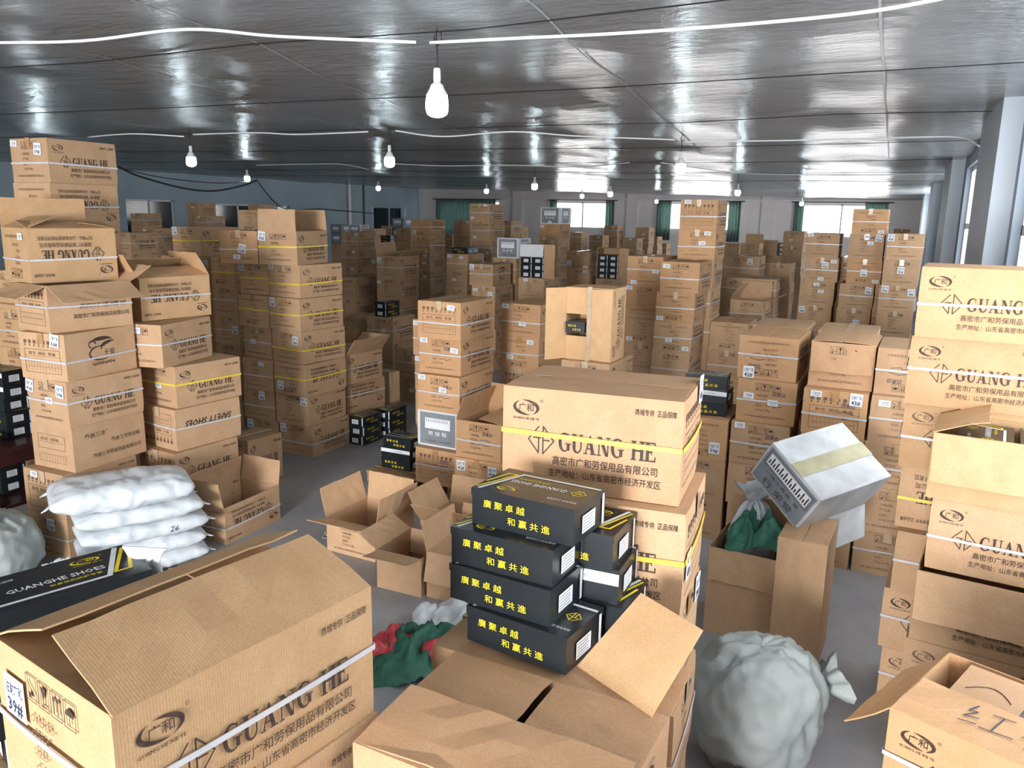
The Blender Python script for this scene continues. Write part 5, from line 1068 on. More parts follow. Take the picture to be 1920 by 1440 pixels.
('QB0', -0.745, 13.341, 0.336, -1.0, 0.44, 0.62, 0.336, {}, 0),
('QB0', -0.749, 13.352, 0.0, -0.3, 0.44, 0.62, 0.336, {}, 0),
('QB1', -0.16, 13.3, 1.68, 0.0, 0.44, 0.62, 0.336, {}, 0),
('QB1', -0.167, 13.302, 1.344, -1.2, 0.44, 0.62, 0.336, {}, 1),
('QB1', -0.165, 13.299, 1.008, 1.1, 0.44, 0.62, 0.336, {}, 1),
('QB1', -0.157, 13.309, 0.672, -0.1, 0.44, 0.62, 0.336, {}, 0),
('QB1', -0.166, 13.294, 0.336, 1.1, 0.44, 0.62, 0.336, {}, 0),
('QB1', -0.155, 13.295, 0.0, -1.1, 0.44, 0.62, 0.336, {}, 0),
('OB', -1.301, 6.503, 0.672, -1.0, 0.44, 0.62, 0.336, {'ud': 1, 'lab': [('39', 0.8, 0.3, 0)], 'tint': 'o'}, 1),
('OB', -1.301, 6.507, 0.336, -1.2, 0.44, 0.62, 0.336, {}, 1),
('OB', -1.306, 6.507, 0.0, 0.0, 0.44, 0.62, 0.336, {}, 1),
('XS', -6.02, 12.57, 1.832, 0.0, 0.4, 0.5, 0.335, {'lp': 'wh', 'sp': 'wh', 'tint': 'g', 'strap': 0}, 1),
('W2', -4.808, 14.31, 1.072, 0.0, 0.44, 0.62, 0.3572, {}, 1),
('W2', -4.816, 14.31, 0.714, -1.1, 0.44, 0.62, 0.3572, {}, 0),
('W2', -4.812, 14.31, 0.357, -0.2, 0.44, 0.62, 0.3572, {}, 0),
('W2', -4.802, 14.31, 0.0, -0.7, 0.44, 0.62, 0.3572, {}, 0),
('g11b', -2.573, 21.31, 1.329, 0.0, 0.44, 0.62, 0.3321, {}, 1),
('g11b', -2.564, 21.31, 0.996, 0.6, 0.44, 0.62, 0.3321, {}, 0),
('g11b', -2.573, 21.31, 0.664, -0.7, 0.44, 0.62, 0.3321, {}, 0),
('g11b', -2.559, 21.31, 0.332, -0.5, 0.44, 0.62, 0.3321, {}, 0),
('g11b', -2.564, 21.31, 0.0, -0.6, 0.44, 0.62, 0.3321, {}, 0),
('KS', -13.878, 20.31, 1.248, 0.0, 0.44, 0.62, 0.3119, {}, 1),
('KS', -13.887, 20.31, 0.936, 0.6, 0.44, 0.62, 0.3119, {}, 0),
('KS', -13.885, 20.31, 0.624, 1.1, 0.44, 0.62, 0.3119, {}, 0),
('KS', -13.879, 20.31, 0.312, -0.8, 0.44, 0.62, 0.3119, {}, 0),
('KS', -13.887, 20.31, 0.0, -0.2, 0.44, 0.62, 0.3119, {}, 0),
('RH', 0.43, 1.87, 0.68, -6.0, 0.6, 0.42, 0.34, {'op': {'n': 97, 's': -60}, 'tint': 'y', 'strap': 0}, 0),
('RH', 0.434, 1.881, 0.34, -6.8, 0.6, 0.42, 0.34, {}, 0),
('RH', 0.427, 1.863, 0.0, -4.9, 0.6, 0.42, 0.34, {}, 0),
('BB', -2.11, 1.36, 0.672, -19.0, 0.44, 0.56, 0.336, {}, 1),
('BB', -2.119, 1.349, 0.336, -20.1, 0.44, 0.56, 0.336, {}, 0),
('BB', -2.113, 1.37, 0.0, -18.1, 0.44, 0.56, 0.336, {}, 0),
]
JPOS = (-2.326, 6.514, 1.344, -1.0)

ORD = ['top', 'second', 'third', 'fourth', 'fifth', 'sixth', 'seventh', 'eighth', 'ninth']
seed = 0
def carton(st, x, y, z, yaw, a, b, h, o, label, group, is_top):
    global seed
    seed += 1; r = random.Random(seed*7+1)
    t = thing('carton', label, 'carton', (x, y, z), yaw+(0 if a >= b else 90), group)
    L, W = max(a, b), min(a, b); S = (L/LW, W/WW, h/HW); tint = o.get('tint'); k = r.uniform(.86, 1.04)
    col = tuple(c*k for c in TINT[tint]); op = o.get('op'); ud = bool(o.get('ud'))
    white = tint in ('g', 'b')
    if op: obj('body', SHELL, t, scale=S, color=col)
    else:
        me = (BODY_W if tint == 'g' else BODY_B if tint == 'b' else BODY)[seed % 2 if white else seed % 6]
        lid = is_top and not white
        obj('body', me, t, scale=(S[0], S[1], (h-.005)/HW if lid else (h-.001)/HW), color=col)
        if lid:
            for s in (-1, 1): obj('flap', FLAP_L[(seed+s) % 4], t, (0, s*(W/2-.001), h-.0065), (0, 0, R(180) if s > 0 else 0), ((L-.004)/LW, (W/2-.004)/(WW/2), .6), col)
    lp = o.get('lp', 'gh' if seed % 4 else 'gf'); sp = o.get('sp', 'o')
    if lp in ('wh', 'qn', 'qd', 'ss', 'xy', 'gh', 'gf'): obj('printed_lettering', PM[lp, True, ud], t, scale=S)['kind'] = 'stuff'
    if sp in ('o', 't', 't2', 'wh'): obj('printed_marks', PM[sp, 'E' if a >= b else False, ud], t, scale=S)['kind'] = 'stuff'
    if o.get('hand'): obj('handwriting', PM['h', 'E' if a >= b else False, ud], t, scale=(S[0]*1.001, S[1], S[2]))['kind'] = 'stuff'
    s = o.get('strap', ('w' if r.random() < .3 else None))
    if s == 'v': obj('strap', STRAP['v'], t, scale=((L+.012)/LW, S[1], S[2]))
    elif s: obj('strap', STRAP[s], t, (0, 0, h*(.5+r.uniform(-.08, .05))), (R(r.uniform(-1.2, 1.2)), R(r.uniform(-1, 1)), 0), ((L+.004)/LW, (W+.004)/WW, 1))
    if not white and not op and r.random() < .62: obj('packing_tape', TAPES['c' if r.random() < .6 else 'b', is_top, 1 if a >= b else -1], t, scale=((L+.005)/LW, 1, S[2]))
    for num, u, v, rot in (o.get('lab') or ()):
        rot = rot+r.uniform(-3, 3)
        s_ = 1 if a >= b else -1; lo = obj('size_label' if num else 'paper_label', LM[num], t, (s_*(L/2+.0066), s_*(u-.5)*W, v*h))
        lo.rotation_euler = (Matrix.Rotation(R(90*s_), 3, 'Z') @ Matrix.Rotation(R(rot), 3, 'Y')).to_euler()
    if op:
        for sd, ang in op.items():
            ang, fl = ang if isinstance(ang, (tuple, list)) else (ang, 1)
            lw = SIDES[sd]-(0 if a >= b else 90)          # outward direction in the carton's own frame
            d = Vector((math.cos(R(lw)), math.sin(R(lw)), 0)); longside = abs(d.y) > .5
            half = (W if longside else L)/2; c = d*half; c.z = h-.002
            inward = -d; upv = Vector((0, 0, 1)); run = inward*math.cos(R(ang))+upv*math.sin(R(ang))
            hx = upv.cross(d) if True else None; nz = hx.cross(run); M = Matrix((hx, run, nz)).transposed()
            f = (FLAP_L if longside else FLAP_S)[(seed+len(sd)+int(abs(ang))) % 4]
            fo = obj('flap', f, t, c+d*(.003 if ang > 150 else 0), M.to_euler(), ((L if longside else W)/(LW if longside else WW), W/WW*fl, 1), tuple(q*1.05 for q in col))
            if st == 'RG' and sd == 's' and is_top:
                mb = MB(); p = Print(); [p.line([(x*.13-.17, y*.13-.05) for x, y in q], .0045, INK_P) for q in ([(.1, .9), (0, .62), (.16, .64), (-.02, .34), (.24, .42)], [(-.05, .1), (.26, .18)], [(.42, .78), (.82, .84)], [(.62, .8), (.56, .2)], [(.34, .12), (.95, .2)], [(1.12, .85), (1.45, .9), (1.28, .62)], [(1.28, .62), (1.36, .12), (1.2, .05)], [(1.06, .42), (1.52, .52)], [(1.72, .98), (1.66, .25), (1.76, .08), (2.0, .1), (2.06, .32)])]; p.on(mb, (.02, .11, .012), (1, 0, 0), (0, 1, 0)); mb.build('handwriting', fo)['kind'] = 'stuff'
    return t
by = {}
for row in ROWS: by.setdefault(row[0], []).append(row)
hidden = MB()
for st, rows in by.items():
    rows = sorted(rows, key=lambda q: -q[3]); where = WHERE[st]
    for i, (s_, x, y, z, yaw, a, b, h, o, vis) in enumerate(rows):
        if not vis:
            M = Matrix.Translation((x, y, z)) @ Matrix.Rotation(R(yaw), 4, 'Z'); hidden.box(-a/2, a/2, -b/2, b/2, 0, h-.001, KRAFT, M); continue
        d = DESC[o.get('tint')]; ex = {'y': ' yellow-strapped', 'w': ' white-strapped'}.get(o.get('strap'), '')
        pr = {'qn': ' printed QIANAN', 'ss': ' printed SAFETY SHOES', 'xy': ' printed GUANG HE XIE YE', 'qd': ' with three Chinese text lines'}.get(o.get('lp'), '')
        if o.get('op'): d = 'opened '+d
        if pr: ex = pr
        else: d, ex = (ex.strip()+' '+d).strip(), ''
        if isinstance(where, tuple): label = where[i] if i < len(where) else where[-1]
        elif len(rows) == 1: label = '%s carton%s, %s' % (d, ex, where)
        else: label = '%s carton%s, %s %s' % (d, ex, 'top of' if i == 0 else ORD[i]+' from top of', where)
        carton(st, x, y, z, yaw, a, b, h, o, label, 'stacked shoe cartons', i == 0)
hb = hidden.build('carton_stack_base', color=(1, 1, 1)); hb['kind'] = 'stuff'; hb['label'] = 'cartons at the hidden bottoms of the far stacks'; hb['category'] = 'carton'
# ------------------------------------------------------------------ shoe boxes
SL, SW_, SH = .325, .21, .108
def slogan():
    p = Print(); p.text('廣 聚 卓 越', -.045, .010, .025, GOLD, width=.135, bold=.008, res=2); p.text('和 赢 共 進', .035, -.028, .025, GOLD, width=.135, bold=.008, res=2); return p
def lid_art():
    p = Print(); p.merge(oval_logo(GOLD), .075, .062, .06); p.merge(gh_mark(GOLD, .06), -.122, -.008, .045)
    p.text('GUANGHE SHOES', .005, -.018, .032, WHITEINK, width=.185, bold=.018); p.text('安身信的防护专家', .035, -.042, .014, GOLD, width=.10, bold=.01)
    p.text('商城专供 正品保障', -.105, .06, .014, WHITEINK, width=.09)
    p.line([(-.16, -.072), (.09, -.072), (.145, .095)], .011, WHITEINK); p.line([(.158, .03), (.135, -.06), (.105, -.06), (.158, .085)], .008, GOLD); return p
sb_body = MB(); sb_body.box(-SL/2, SL/2, -SW_/2, SW_/2, 0, SH-.004, BLACKCARD)
SB_BODY = sb_body.mesh('body'); _m = MB()
_m.box(-SL/2-.0025, SL/2+.0025, -SW_/2-.0025, SW_/2+.0025, SH-.004, SH, BLACKCARD)
for a, b, c, d in ((-SL/2-.0025, SL/2+.0025, -SW_/2-.0025, -SW_/2-.0005), (-SL/2-.0025, SL/2+.0025, SW_/2+.0005, SW_/2+.0025), (-SL/2-.0025, -SL/2-.0005, -SW_/2, SW_/2), (SL/2+.0005, SL/2+.0025, -SW_/2, SW_/2)): _m.box(a, b, c, d, SH-.022, SH-.004, BLACKCARD)
SB_LID = _m.mesh('lid')
_m = MB(); slogan().on(_m, (-.01, -SW_/2-.0028, SH/2-.004), (1, 0, 0), (0, 0, 1)); SB_SLOGAN = _m.mesh('slogan')
SB_ART = []
for s in (1, -1):
    _m = MB(); lid_art().on(_m, (0, 0, SH), (s, 0, 0), (0, s, 0)); SB_ART.append(_m.mesh('lid_art'))
def end_label():
    p = Print(); p.rect(-.055, -.03, .03, .022, PAPER)
    for i in range(5): p.rect(-.05, .012-.009*i, .02-.006*(i % 2), .015-.009*i, GREYPRINT)
    return p
def end_stripe(): return Print().rect(.078, -.045, .092, .047, WHITEINK)
SB_END, SB_STRIPE = {}, {}
for s in (1, -1):
    _m = MB(); end_label().on(_m, (s*(SL/2+.0028), 0, SH/2-.004), (0, s, 0), (0, 0, 1)); SB_END[s] = _m.mesh('end_label')
    _m = MB(); end_stripe().on(_m, (s*(SL/2+.0028), 0, SH/2-.004), (0, s, 0), (0, 0, 1)); SB_STRIPE[s] = _m.mesh('end_stripe')
_m = MB(); _p = Print(); _p.rect(-SL/2-.002, .010, SL/2+.002, .046, WHITEINK); _p.text('GUANGHE', .03, .02, .018, GREYPRINT, bold=.01); _p.on(_m, (0, -SW_/2-.003, SH/2-.004), (1, 0, 0), (0, 0, 1)); SB_BAND = _m.mesh('white_band')
def shoe_box(x, y, z, yaw, label, flip=1, group='black shoe boxes', k=1., band=False, sx=1., art=True):
    t = thing('shoe_box', label, 'shoe box', (x, y, z), yaw, group); t.scale = (k*sx, k, k)
    obj('body', SB_BODY, t); l = obj('lid', SB_LID, t)
    if art: obj('lid_print', SB_ART[flip], l)['kind'] = 'stuff'
    if band: obj('white_band', SB_BAND, t)
    elif sx < 1.1: obj('slogan_print', SB_SLOGAN, t)['kind'] = 'stuff'
    s = -1 if 45 < yaw < 135 else 1; obj('end_label', SB_END[s], t); obj('end_stripe', SB_STRIPE[s], t); return t
def from_edge(sw, se):
    a, b = Vector(sw), Vector(se); d = b-a; yaw = math.degrees(math.atan2(d.y, d.x)); n = Vector((-d.y, d.x)).normalized(); c = (a+b)/2+n*SW_/2; return c.x, c.y, yaw
z0 = 1.352
for i, (sw, se, lab) in enumerate((((-1.015, 1.848), (-.688, 1.806), 'bottom black shoe box of the foreground pile, yellow slogan facing camera'), ((-1.078, 1.866), (-.759, 1.839), 'second black shoe box from bottom of the foreground pile'),
                                   ((-1.081, 1.877), (-.76, 1.857), 'third black shoe box from bottom of the foreground pile'), ((-1.044, 1.928), (-.719, 1.903), 'top black shoe box of the foreground pile, lid print upside down'))):
    x, y, yw = from_edge(sw, se); shoe_box(x, y, z0+i*SH, yw, lab, 1, 'foreground pile of black shoe boxes')
for i in range(3):
    shoe_box(-.80+[.03, 0, -.012, -.004][i], 2.150+[0, .005, -.005, .0][i], z0+i*SH-.006, [-1, 2, 0, 1.5][i], 'black shoe box behind the foreground pile, %s of three' % ('lowest', 'middle', 'uppermost')[i], i % 2, 'second column of black shoe boxes', band=(i == 1))
# boot boxes at the far left foreground
dirv = Vector((.325, .946))
for i, (sh, lab) in enumerate(((.05, 'lowest black boot box under the lettered one at bottom left'), (.0, 'third black boot box down at bottom left'), (.17, 'black boot box jutting out under the lettered one, bottom left'), (.0, 'long black GUANGHE SHOES box at bottom left, lid up'))):
    shoe_box(-2.11+dirv.x*sh, 1.36+dirv.y*sh, 1.010+i*.1225, 71, lab, 0, 'black boot boxes at bottom left', k=1.134, sx=1.24)
# on the desk at the left edge
for i in range(5): shoe_box(-6.36+[0, .01, -.01, .012, 0][i], 3.86, .752+i*SH, [0, -1, 1, 0, 2][i], 'black shoe box on the dark desk, %s from the bottom' % ('first', 'second', 'third', 'fourth', 'fifth')[i], 0, 'shoe boxes on the desk', band=i > 2)
for i in range(2): shoe_box(-6.42, 3.80, .30+i*SH, 0, 'black shoe box under the desk top, %s one' % ('lower', 'upper')[i], 0, 'shoe boxes under the desk')
# beside the aisle, on the floor
shoe_box(-5.285, 7.194, 0.001, 88.0, 'black shoe box on the floor left of the pallet, lowest of front three', 1, 'shoe boxes on the aisle floor')
shoe_box(-5.275, 7.194, 0.109, 91.0, 'black shoe box on the floor left of the pallet, middle of front three', 1, 'shoe boxes on the aisle floor')
shoe_box(-5.285, 7.194, 0.217, 90.0, 'black shoe box on the floor left of the pallet, top of front three', 1, 'shoe boxes on the aisle floor')
shoe_box(-5.200, 7.589, 0.001, 91.0, 'black shoe box on the floor, lowest of the rear three', 1, 'shoe boxes on the aisle floor')
shoe_box(-5.200, 7.589, 0.109, 89.0, 'black shoe box on the floor, middle of the rear three', 1, 'shoe boxes on the aisle floor')
shoe_box(-5.200, 7.589, 0.217, 90.0, 'black shoe box on the floor, top of the rear three', 1, 'shoe boxes on the aisle floor')
shoe_box(-4.200, 6.301, 0.116, 0.0, 'black shoe box on the pallet edge, lowest of three', 0, 'shoe boxes on the pallet', band=False)
shoe_box(-4.200, 6.301, 0.224, 0.0, 'black shoe box on the pallet edge, middle of three', 0, 'shoe boxes on the pallet', band=True)
shoe_box(-4.175, 6.301, 0.332, -3.0, 'black shoe box on the pallet edge, top of three', 0, 'shoe boxes on the pallet', band=False)
shoe_box(-6.753, 9.802, 1.064, 90.0, 'black shoe box on the dim carton left of centre, lower one', 1, 'two shoe boxes on a dim carton')
shoe_box(-6.753, 9.802, 1.172, 90.0, 'black shoe box on the dim carton left of centre, upper one', 1, 'two shoe boxes on a dim carton')
shoe_box(-7.134, 12.750, 1.855, 0.0, 'black shoe box on the stack left of the tall far stack', 0, None)
shoe_box(-7.184, 13.030, 1.855, 2.0, 'second black shoe box behind, left of the tall far stack', 0, None)
shoe_box(-1.301, 6.383, 1.009, 8.0, 'black shoe box wedged behind the front centre carton, lowest of three', 0, 'shoe boxes behind the front centre carton', band=False)
shoe_box(-1.281, 6.383, 1.117, -3.0, 'black shoe box wedged behind the front centre carton, middle of three', 0, 'shoe boxes behind the front centre carton', band=True)
shoe_box(-1.301, 6.383, 1.225, 4.0, 'black shoe box wedged behind the front centre carton, top of three', 0, 'shoe boxes behind the front centre carton', band=False)
shoe_box(-1.321, 6.663, 1.009, 0.0, 'black shoe box behind the three wedged ones', 0, None)
shoe_box(-2.810, 5.050, 0.012, 3.0, 'black shoe box inside the low open aisle carton, lower one', 0, 'shoe boxes in the aisle carton')
shoe_box(-2.760, 5.050, 0.120, -4.0, 'black shoe box inside the low open aisle carton, upper one', 0, 'shoe boxes in the aisle carton')
shoe_box(0.433, 4.100, 1.514, 84.0, 'black shoe box inside the opened right-edge carton, left one', 0, 'shoe boxes in the right-edge carton')
shoe_box(0.673, 4.100, 1.514, 84.0, 'black shoe box inside the opened right-edge carton, right one', 0, 'shoe boxes in the right-edge carton')
shoe_box(0.433, 4.100, 1.361, 84.0, 'lower black shoe box inside the opened right-edge carton, left side', 0, 'shoe boxes in the right-edge carton')
shoe_box(0.673, 4.100, 1.361, 84.0, 'lower black shoe box inside the opened right-edge carton, right side', 0, 'shoe boxes in the right-edge carton')
shoe_box(0.213, 2.444, 1.110, 68.0, 'black shoe box at the torn left end of the handwritten carton', 0, 'shoe boxes in the handwritten carton', k=0.62, sx=1.05, art=False)
shoe_box(0.507, 2.486, 1.125, 68.0, 'black shoe box second from left in the handwritten carton', 0, 'shoe boxes in the handwritten carton', k=0.62, sx=1.05, art=False)
shoe_box(0.642, 2.432, 1.120, 68.0, 'worn black shoe box with label in the handwritten carton', 0, 'shoe boxes in the handwritten carton', k=0.62, sx=1.05, art=False)
ins = MB().box(-.09, .09, -.10, .10, 0, .075, KRAFT); ins.tube([(-.06+.012*i, -.04+.05*math.sin(i*.3), .0765) for i in range(11)], .0015, INK, 4); tag(ins.build('cardboard_insert', loc=(0.379, 2.543, 1.125), rot=(R(3), 0, R(-22.0)), color=(.9, .86, .84)), 'plain brown cardboard insert lying in the handwritten carton', 'insert')
shoe_box(-13.878, 20.210, 1.561, 0.0, 'black shoe box in the dim far gap left of doorway stack, lowest', 0, 'far black shoe boxes')
shoe_box(-13.878, 20.210, 1.669, 0.0, 'black shoe box in the dim far gap left of doorway stack, middle', 0, 'far black shoe boxes')
shoe_box(-13.878, 20.210, 1.777, 0.0, 'black shoe box in the dim far gap left of doorway stack, top', 0, 'far black shoe boxes')
shoe_box(-2.678, 21.210, 1.662, 90.0, 'far black shoe box by the rightmost window, lowest row, left', 0, 'far black shoe boxes')
shoe_box(-2.463, 21.210, 1.662, 90.0, 'far black shoe box by the rightmost window, lowest row, right', 0, 'far black shoe boxes')
shoe_box(-2.678, 21.210, 1.770, 90.0, 'far black shoe box by the rightmost window, middle row, left', 0, 'far black shoe boxes')
shoe_box(-2.463, 21.210, 1.770, 90.0, 'far black shoe box by the rightmost window, middle row, right', 0, 'far black shoe boxes')
shoe_box(-2.678, 21.210, 1.878, 90.0, 'far black shoe box by the rightmost window, top row, left', 0, 'far black shoe boxes')
shoe_box(-2.463, 21.210, 1.878, 90.0, 'far black shoe box by the rightmost window, top row, right', 0, 'far black shoe boxes')
# ------------------------------------------------------------------ upright opened cartons
def upright(x, y, z, a, b, h, yaw, label, cols, rows_, flapmat=CARD_W, topflap=True):
    t = thing('opened_carton', label, 'carton', (x, y, z), yaw, 'cartons standing on end'); k = .006
    mb = MB(); mb.box(-a/2, -a/2+k, -b/2, b/2, 0, h, KRAFT); mb.box(a/2-k, a/2, -b/2, b/2, 0, h, KRAFT); mb.box(-a/2+k, a/2-k, b/2-k, b/2, 0, h, KRAFT); mb.box(-a/2+k, a/2-k, -b/2, b/2-k, 0, k, KRAFT); mb.box(-a/2+k, a/2-k, -b/2, b/2-k, h-k, h, KRAFT)
    mb.build('body', t, color=(1, 1, 1))
    if topflap: MB().box(-a/2+.01, a/2-.01, -.004, 0, -.19, 0, flapmat).build('flap', t, loc=(0, -b/2-.004, h-.004), rot=(R(-6), 0, 0))
    MB().box(0, .20, -.005, 0, 0, h, KRAFT).build('flap', t, loc=(a/2, -b/2, 0), rot=(0, 0, R(-12)), color=(1, 1, 1))
    return t
def ends(x, y, z, yaw, a, h, cols, rows_, lab, grp):
    w = (a-.016)/cols; hh = min(SH, (h-.014)/rows_)
    for c in range(cols):
        for r_ in range(rows_):
            q = Vector((-a/2+.008+w*(c+.5), 0)); q.rotate(Matrix.Rotation(R(yaw), 2))
            t = thing('shoe_box', lab % (('left', 'right')[c % 2], ('bottom', 'second', 'third', 'fourth', 'fifth')[r_]), 'shoe box', (x+q.x, y+q.y, z+.007+r_*hh), yaw+90, grp)
            t.scale = (.9, w/SW_*.97, hh/SH*.98); obj('body', SB_BODY, t); obj('lid', SB_LID, t); obj('end_label', SB_END[-1], t); obj('end_stripe', SB_STRIPE[-1], t)
upright(-5.152, 11.594, 1.592, 0.42, .36, 0.52, -1.0, 'opened white-flapped carton on end, rows of shoe box ends showing', 2, 4, topflap=True)
ends(-5.152, 11.584, 1.592, -1.0, 0.42, 0.52, 2, 4, 'shoe box end in the white-flapped far carton, %s column, %s row', 'shoe boxes inside far cartons')
upright(-4.808, 14.190, 1.430, 0.42, .36, 0.56, 0.0, 'dark opened carton on end showing shoe boxes, centre far', 2, 4, topflap=False)
ends(-4.808, 14.180, 1.430, 0.0, 0.42, 0.56, 2, 4, 'shoe box end in the dark far carton, %s column, %s row', 'shoe boxes inside far cartons')
# the tall carton standing half open near the centre
def standing():
    x, y, z, yaw = JPOS; a, b, h = .42, .336, .62
    t = thing('standing_carton', 'pale carton standing on end, half open, shoe box poking out', 'carton', (x, y, z), yaw); col = (1.22, 1.2, 1.08); k = .005
    mb = MB(); mb.box(-a/2, -a/2+k, -b/2, b/2, 0, h, KRAFT); mb.box(a/2-k, a/2, -b/2, b/2, 0, h, KRAFT); mb.box(-a/2+k, a/2-k, b/2-k, b/2, 0, h, KRAFT); mb.box(-a/2+k, a/2-k, -b/2, b/2-k, 0, k, KRAFT); mb.box(-a/2+k, a/2-k, -b/2, b/2-k, h-k, h, KRAFT)
    mb.build('body', t, color=col)
    f = obj('flap', creased(h-.01, a/2-.02, KRAFT, 31).mesh('flap'), t, (a/2-.002, -b/2-.002, h/2), color=col); f.rotation_euler = Matrix(((0, -1, 0), (0, 0, -1), (1, 0, 0))).to_euler()
    MB().box(-a/2+.006, .02, -.005, 0, 0, .20, KRAFT).build('inner_flap', t, loc=(0, -b/2+.006, .005), color=col)
    MB().box(-a/2+.006, .02, -.005, 0, 0, .22, KRAFT).build('inner_flap', t, loc=(0, -b/2+.006, h-.226), color=col)
    MB().box(-.21, 0, -.005, 0, 0, h-.01, KRAFT).build('flap', t, loc=(-a/2, -b/2+.002, .005), rot=(0, 0, R(58)), color=col)
    MB().box(-.012, .028, -.0012, 0, -.02, h, TAPE_C).build('packing_tape', t, loc=(.0, -b/2-.009, .01))
    mb = MB(); p = Print(); p.merge(face_gh(), 0, 0, 1, 90); p.on(mb, (a/2+.0012, 0, h/2), (0, 1, 0), (0, 0, 1)); mb.build('printed_lettering', t)
    q = Vector((-.115, -.10)); q.rotate(Matrix.Rotation(R(yaw), 2)); shoe_box(x+q.x, y+q.y, z+.235, yaw+3, 'black shoe box poking out of the standing pale carton', 0, None, k=.85, sx=.62)
standing()

# ------------------------------------------------------------------ pallets
def pallet(x, y, yaw, label):
    t = thing('pallet', label, 'pallet', (x, y, 0), yaw, 'wooden pallets'); w, d = 1.0, 1.0
    bd = MB().box(-w/2, w/2, -.05, .05, 0, .018, WOOD).mesh('board'); st = MB().box(-.04, .04, -d/2, d/2, 0, .078, WOOD).mesh('stringer')
    for i in range(7): obj('deck_board', bd, t, (0, -d/2+.05+i*(d-.1)/6, .096))
    for i in range(3): obj('stringer', st, t, (-w/2+.05+i*(w-.1)/2, 0, .018))
    for i in range(3): obj('bottom_board', bd, t, (0, -d/2+.06+i*(d-.12)/2, 0))
pallet(-3.95, 6.56, 0, 'worn wooden pallet under the silver-carton stack'); pallet(-2.92, 6.56, 0, 'worn wooden pallet right of the silver-carton stack')

# ------------------------------------------------------------------ desk with an orange cable coil at the left edge
t = thing('desk', 'dark red wooden desk at the left edge', 'desk', (-6.45, 3.80, 0))
MB().box(-.48, .48, -.36, .36, .715, .75, DARKWOOD).build('desk_top', t); MB().box(-.44, .44, -.33, .33, .60, .715, DARKWOOD).build('apron', t)
lg = MB().box(-.03, .03, -.03, .03, 0, .6, DARKWOOD).mesh('leg')
for sx in (-.42, .42):
    for sy in (-.31, .31): obj('leg', lg, t, (sx, sy, 0))
MB().box(-.44, .44, -.33, .33, .26, .285, DARKWOOD).build('shelf', t)
pts = [(.07*math.cos(i*.55)*(1-.004*i), .055*math.sin(i*.55), .012+.0022*i) for i in range(34)]
tag(MB().tube(pts, .011, ORANGE, 7).build('cable_coil', loc=(-6.17, 3.58, .75), smooth=True), 'coil of bright orange cable on the dark desk', 'cable')
tag(MB().tube([(.13*math.cos(i*.5), .05*math.sin(i*.5)-.01*i/10, .008) for i in range(14)], .007, REDPLASTIC, 6).build('red_cord', loc=(-6.16, 3.50, .75), smooth=True), 'loop of red cord beside the orange cable coil', 'cord')

# ------------------------------------------------------------------ sacks and loose cloth
from mathutils import noise as MN
def sack(x, y, z, l, w, h, yaw, mt, label, sd, group=None, tie=None, name='sack', rx=0, sag=.0, ruck=.02):
    t = thing(name, label, 'sack', (x, y, z), yaw, group); nu, nv = 54, 50; vs = []; o = Vector((sd*7.3, sd*3.1, sd))
    for i in range(nu+1):
        u = -1+2*i/nu; prof = max(0, 1-abs(u)**3.2)**.45; pr = .16+.84*prof
        for k in range(nv):
            a = 2*math.pi*k/nv; ca, sa = math.cos(a), math.sin(a); s2 = lambda q: math.copysign(abs(q)**.7, q)
            yy = s2(ca)*w/2*(.78+.22*prof); zz = s2(sa)*h/2*pr
            p = Vector((u*l/2, yy, zz)); f = MN.noise(p*8+o)*ruck*.8+(1-2*abs(MN.noise(Vector((p.x*9, p.y*16, p.z*9))+o)))*ruck*.45+(1-2*abs(MN.noise(p*26-o)))*ruck*.22
            p += Vector((0, ca, sa))*f*(.5+.5*prof); p.z = max(p.z, -h/2+.004)-sag*abs(u)**2; vs.append((p.x, p.y, max(.002, p.z+h/2)))
    mb = MB(); mb.add(vs, [(i*nv+k, i*nv+(k+1) % nv, (i+1)*nv+(k+1) % nv, (i+1)*nv+k) for i in range(nu) for k in range(nv)]+[tuple(range(nv))[::-1], tuple(nu*nv+k for k in range(nv))], mt)
    mb.build('bag', t, smooth=True)
    for s in ((1, -1) if tie is None else tie):
        q = MB(); q.tube([(s*l/2*.99, -w*.30, h*.5), (s*(l/2+.02), -w*.33, h*.42), (s*(l/2+.05), -w*.36, h*.36)], [.012, .008, .003], mt, 6); q.build('corner_tuft', t, smooth=True)
        q = MB(); q.tube([(s*l/2*.99, w*.30, h*.5), (s*(l/2+.02), w*.33, h*.42), (s*(l/2+.045), w*.36, h*.34)], [.012, .008, .003], mt, 6); q.build('corner_tuft', t, smooth=True)
    return t
G5 = 'pile of white woven sacks'
for i, (dx, dy, l, w, h, yw) in enumerate(((0, 0, .84, .46, .13, 62), (.0, -.01, .84, .46, .13, 60), (.01, .0, .85, .46, .13, 63), (-.01, -.01, .84, .46, .13, 61))):
    tt = sack(-4.79+dx, 3.78+dy, i*.122, l, w, h, yw, SACKW, ('lowest white woven sack in the pile', 'second white sack from bottom of the pile', 'white sack marked 26, third from bottom of pile', 'fourth white sack from bottom of the pile')[i], i+1, G5, tie=(1,))
    if i == 2:
        mb = MB(); p = Print(); p.text('26', 0, -.02, .06, INK_P, bold=.004, shear=.2); p.on(mb, (.16, -.243, .068), (1, 0, 0), (0, 0, 1)); mb.build('handwriting', tt)['kind'] = 'stuff'
sack(-4.86, 3.70, 4*.122, .92, .50, .19, 58, SACKW, 'bulging white sack on top of the sack pile', 9, G5, tie=(-1,), ruck=.03)
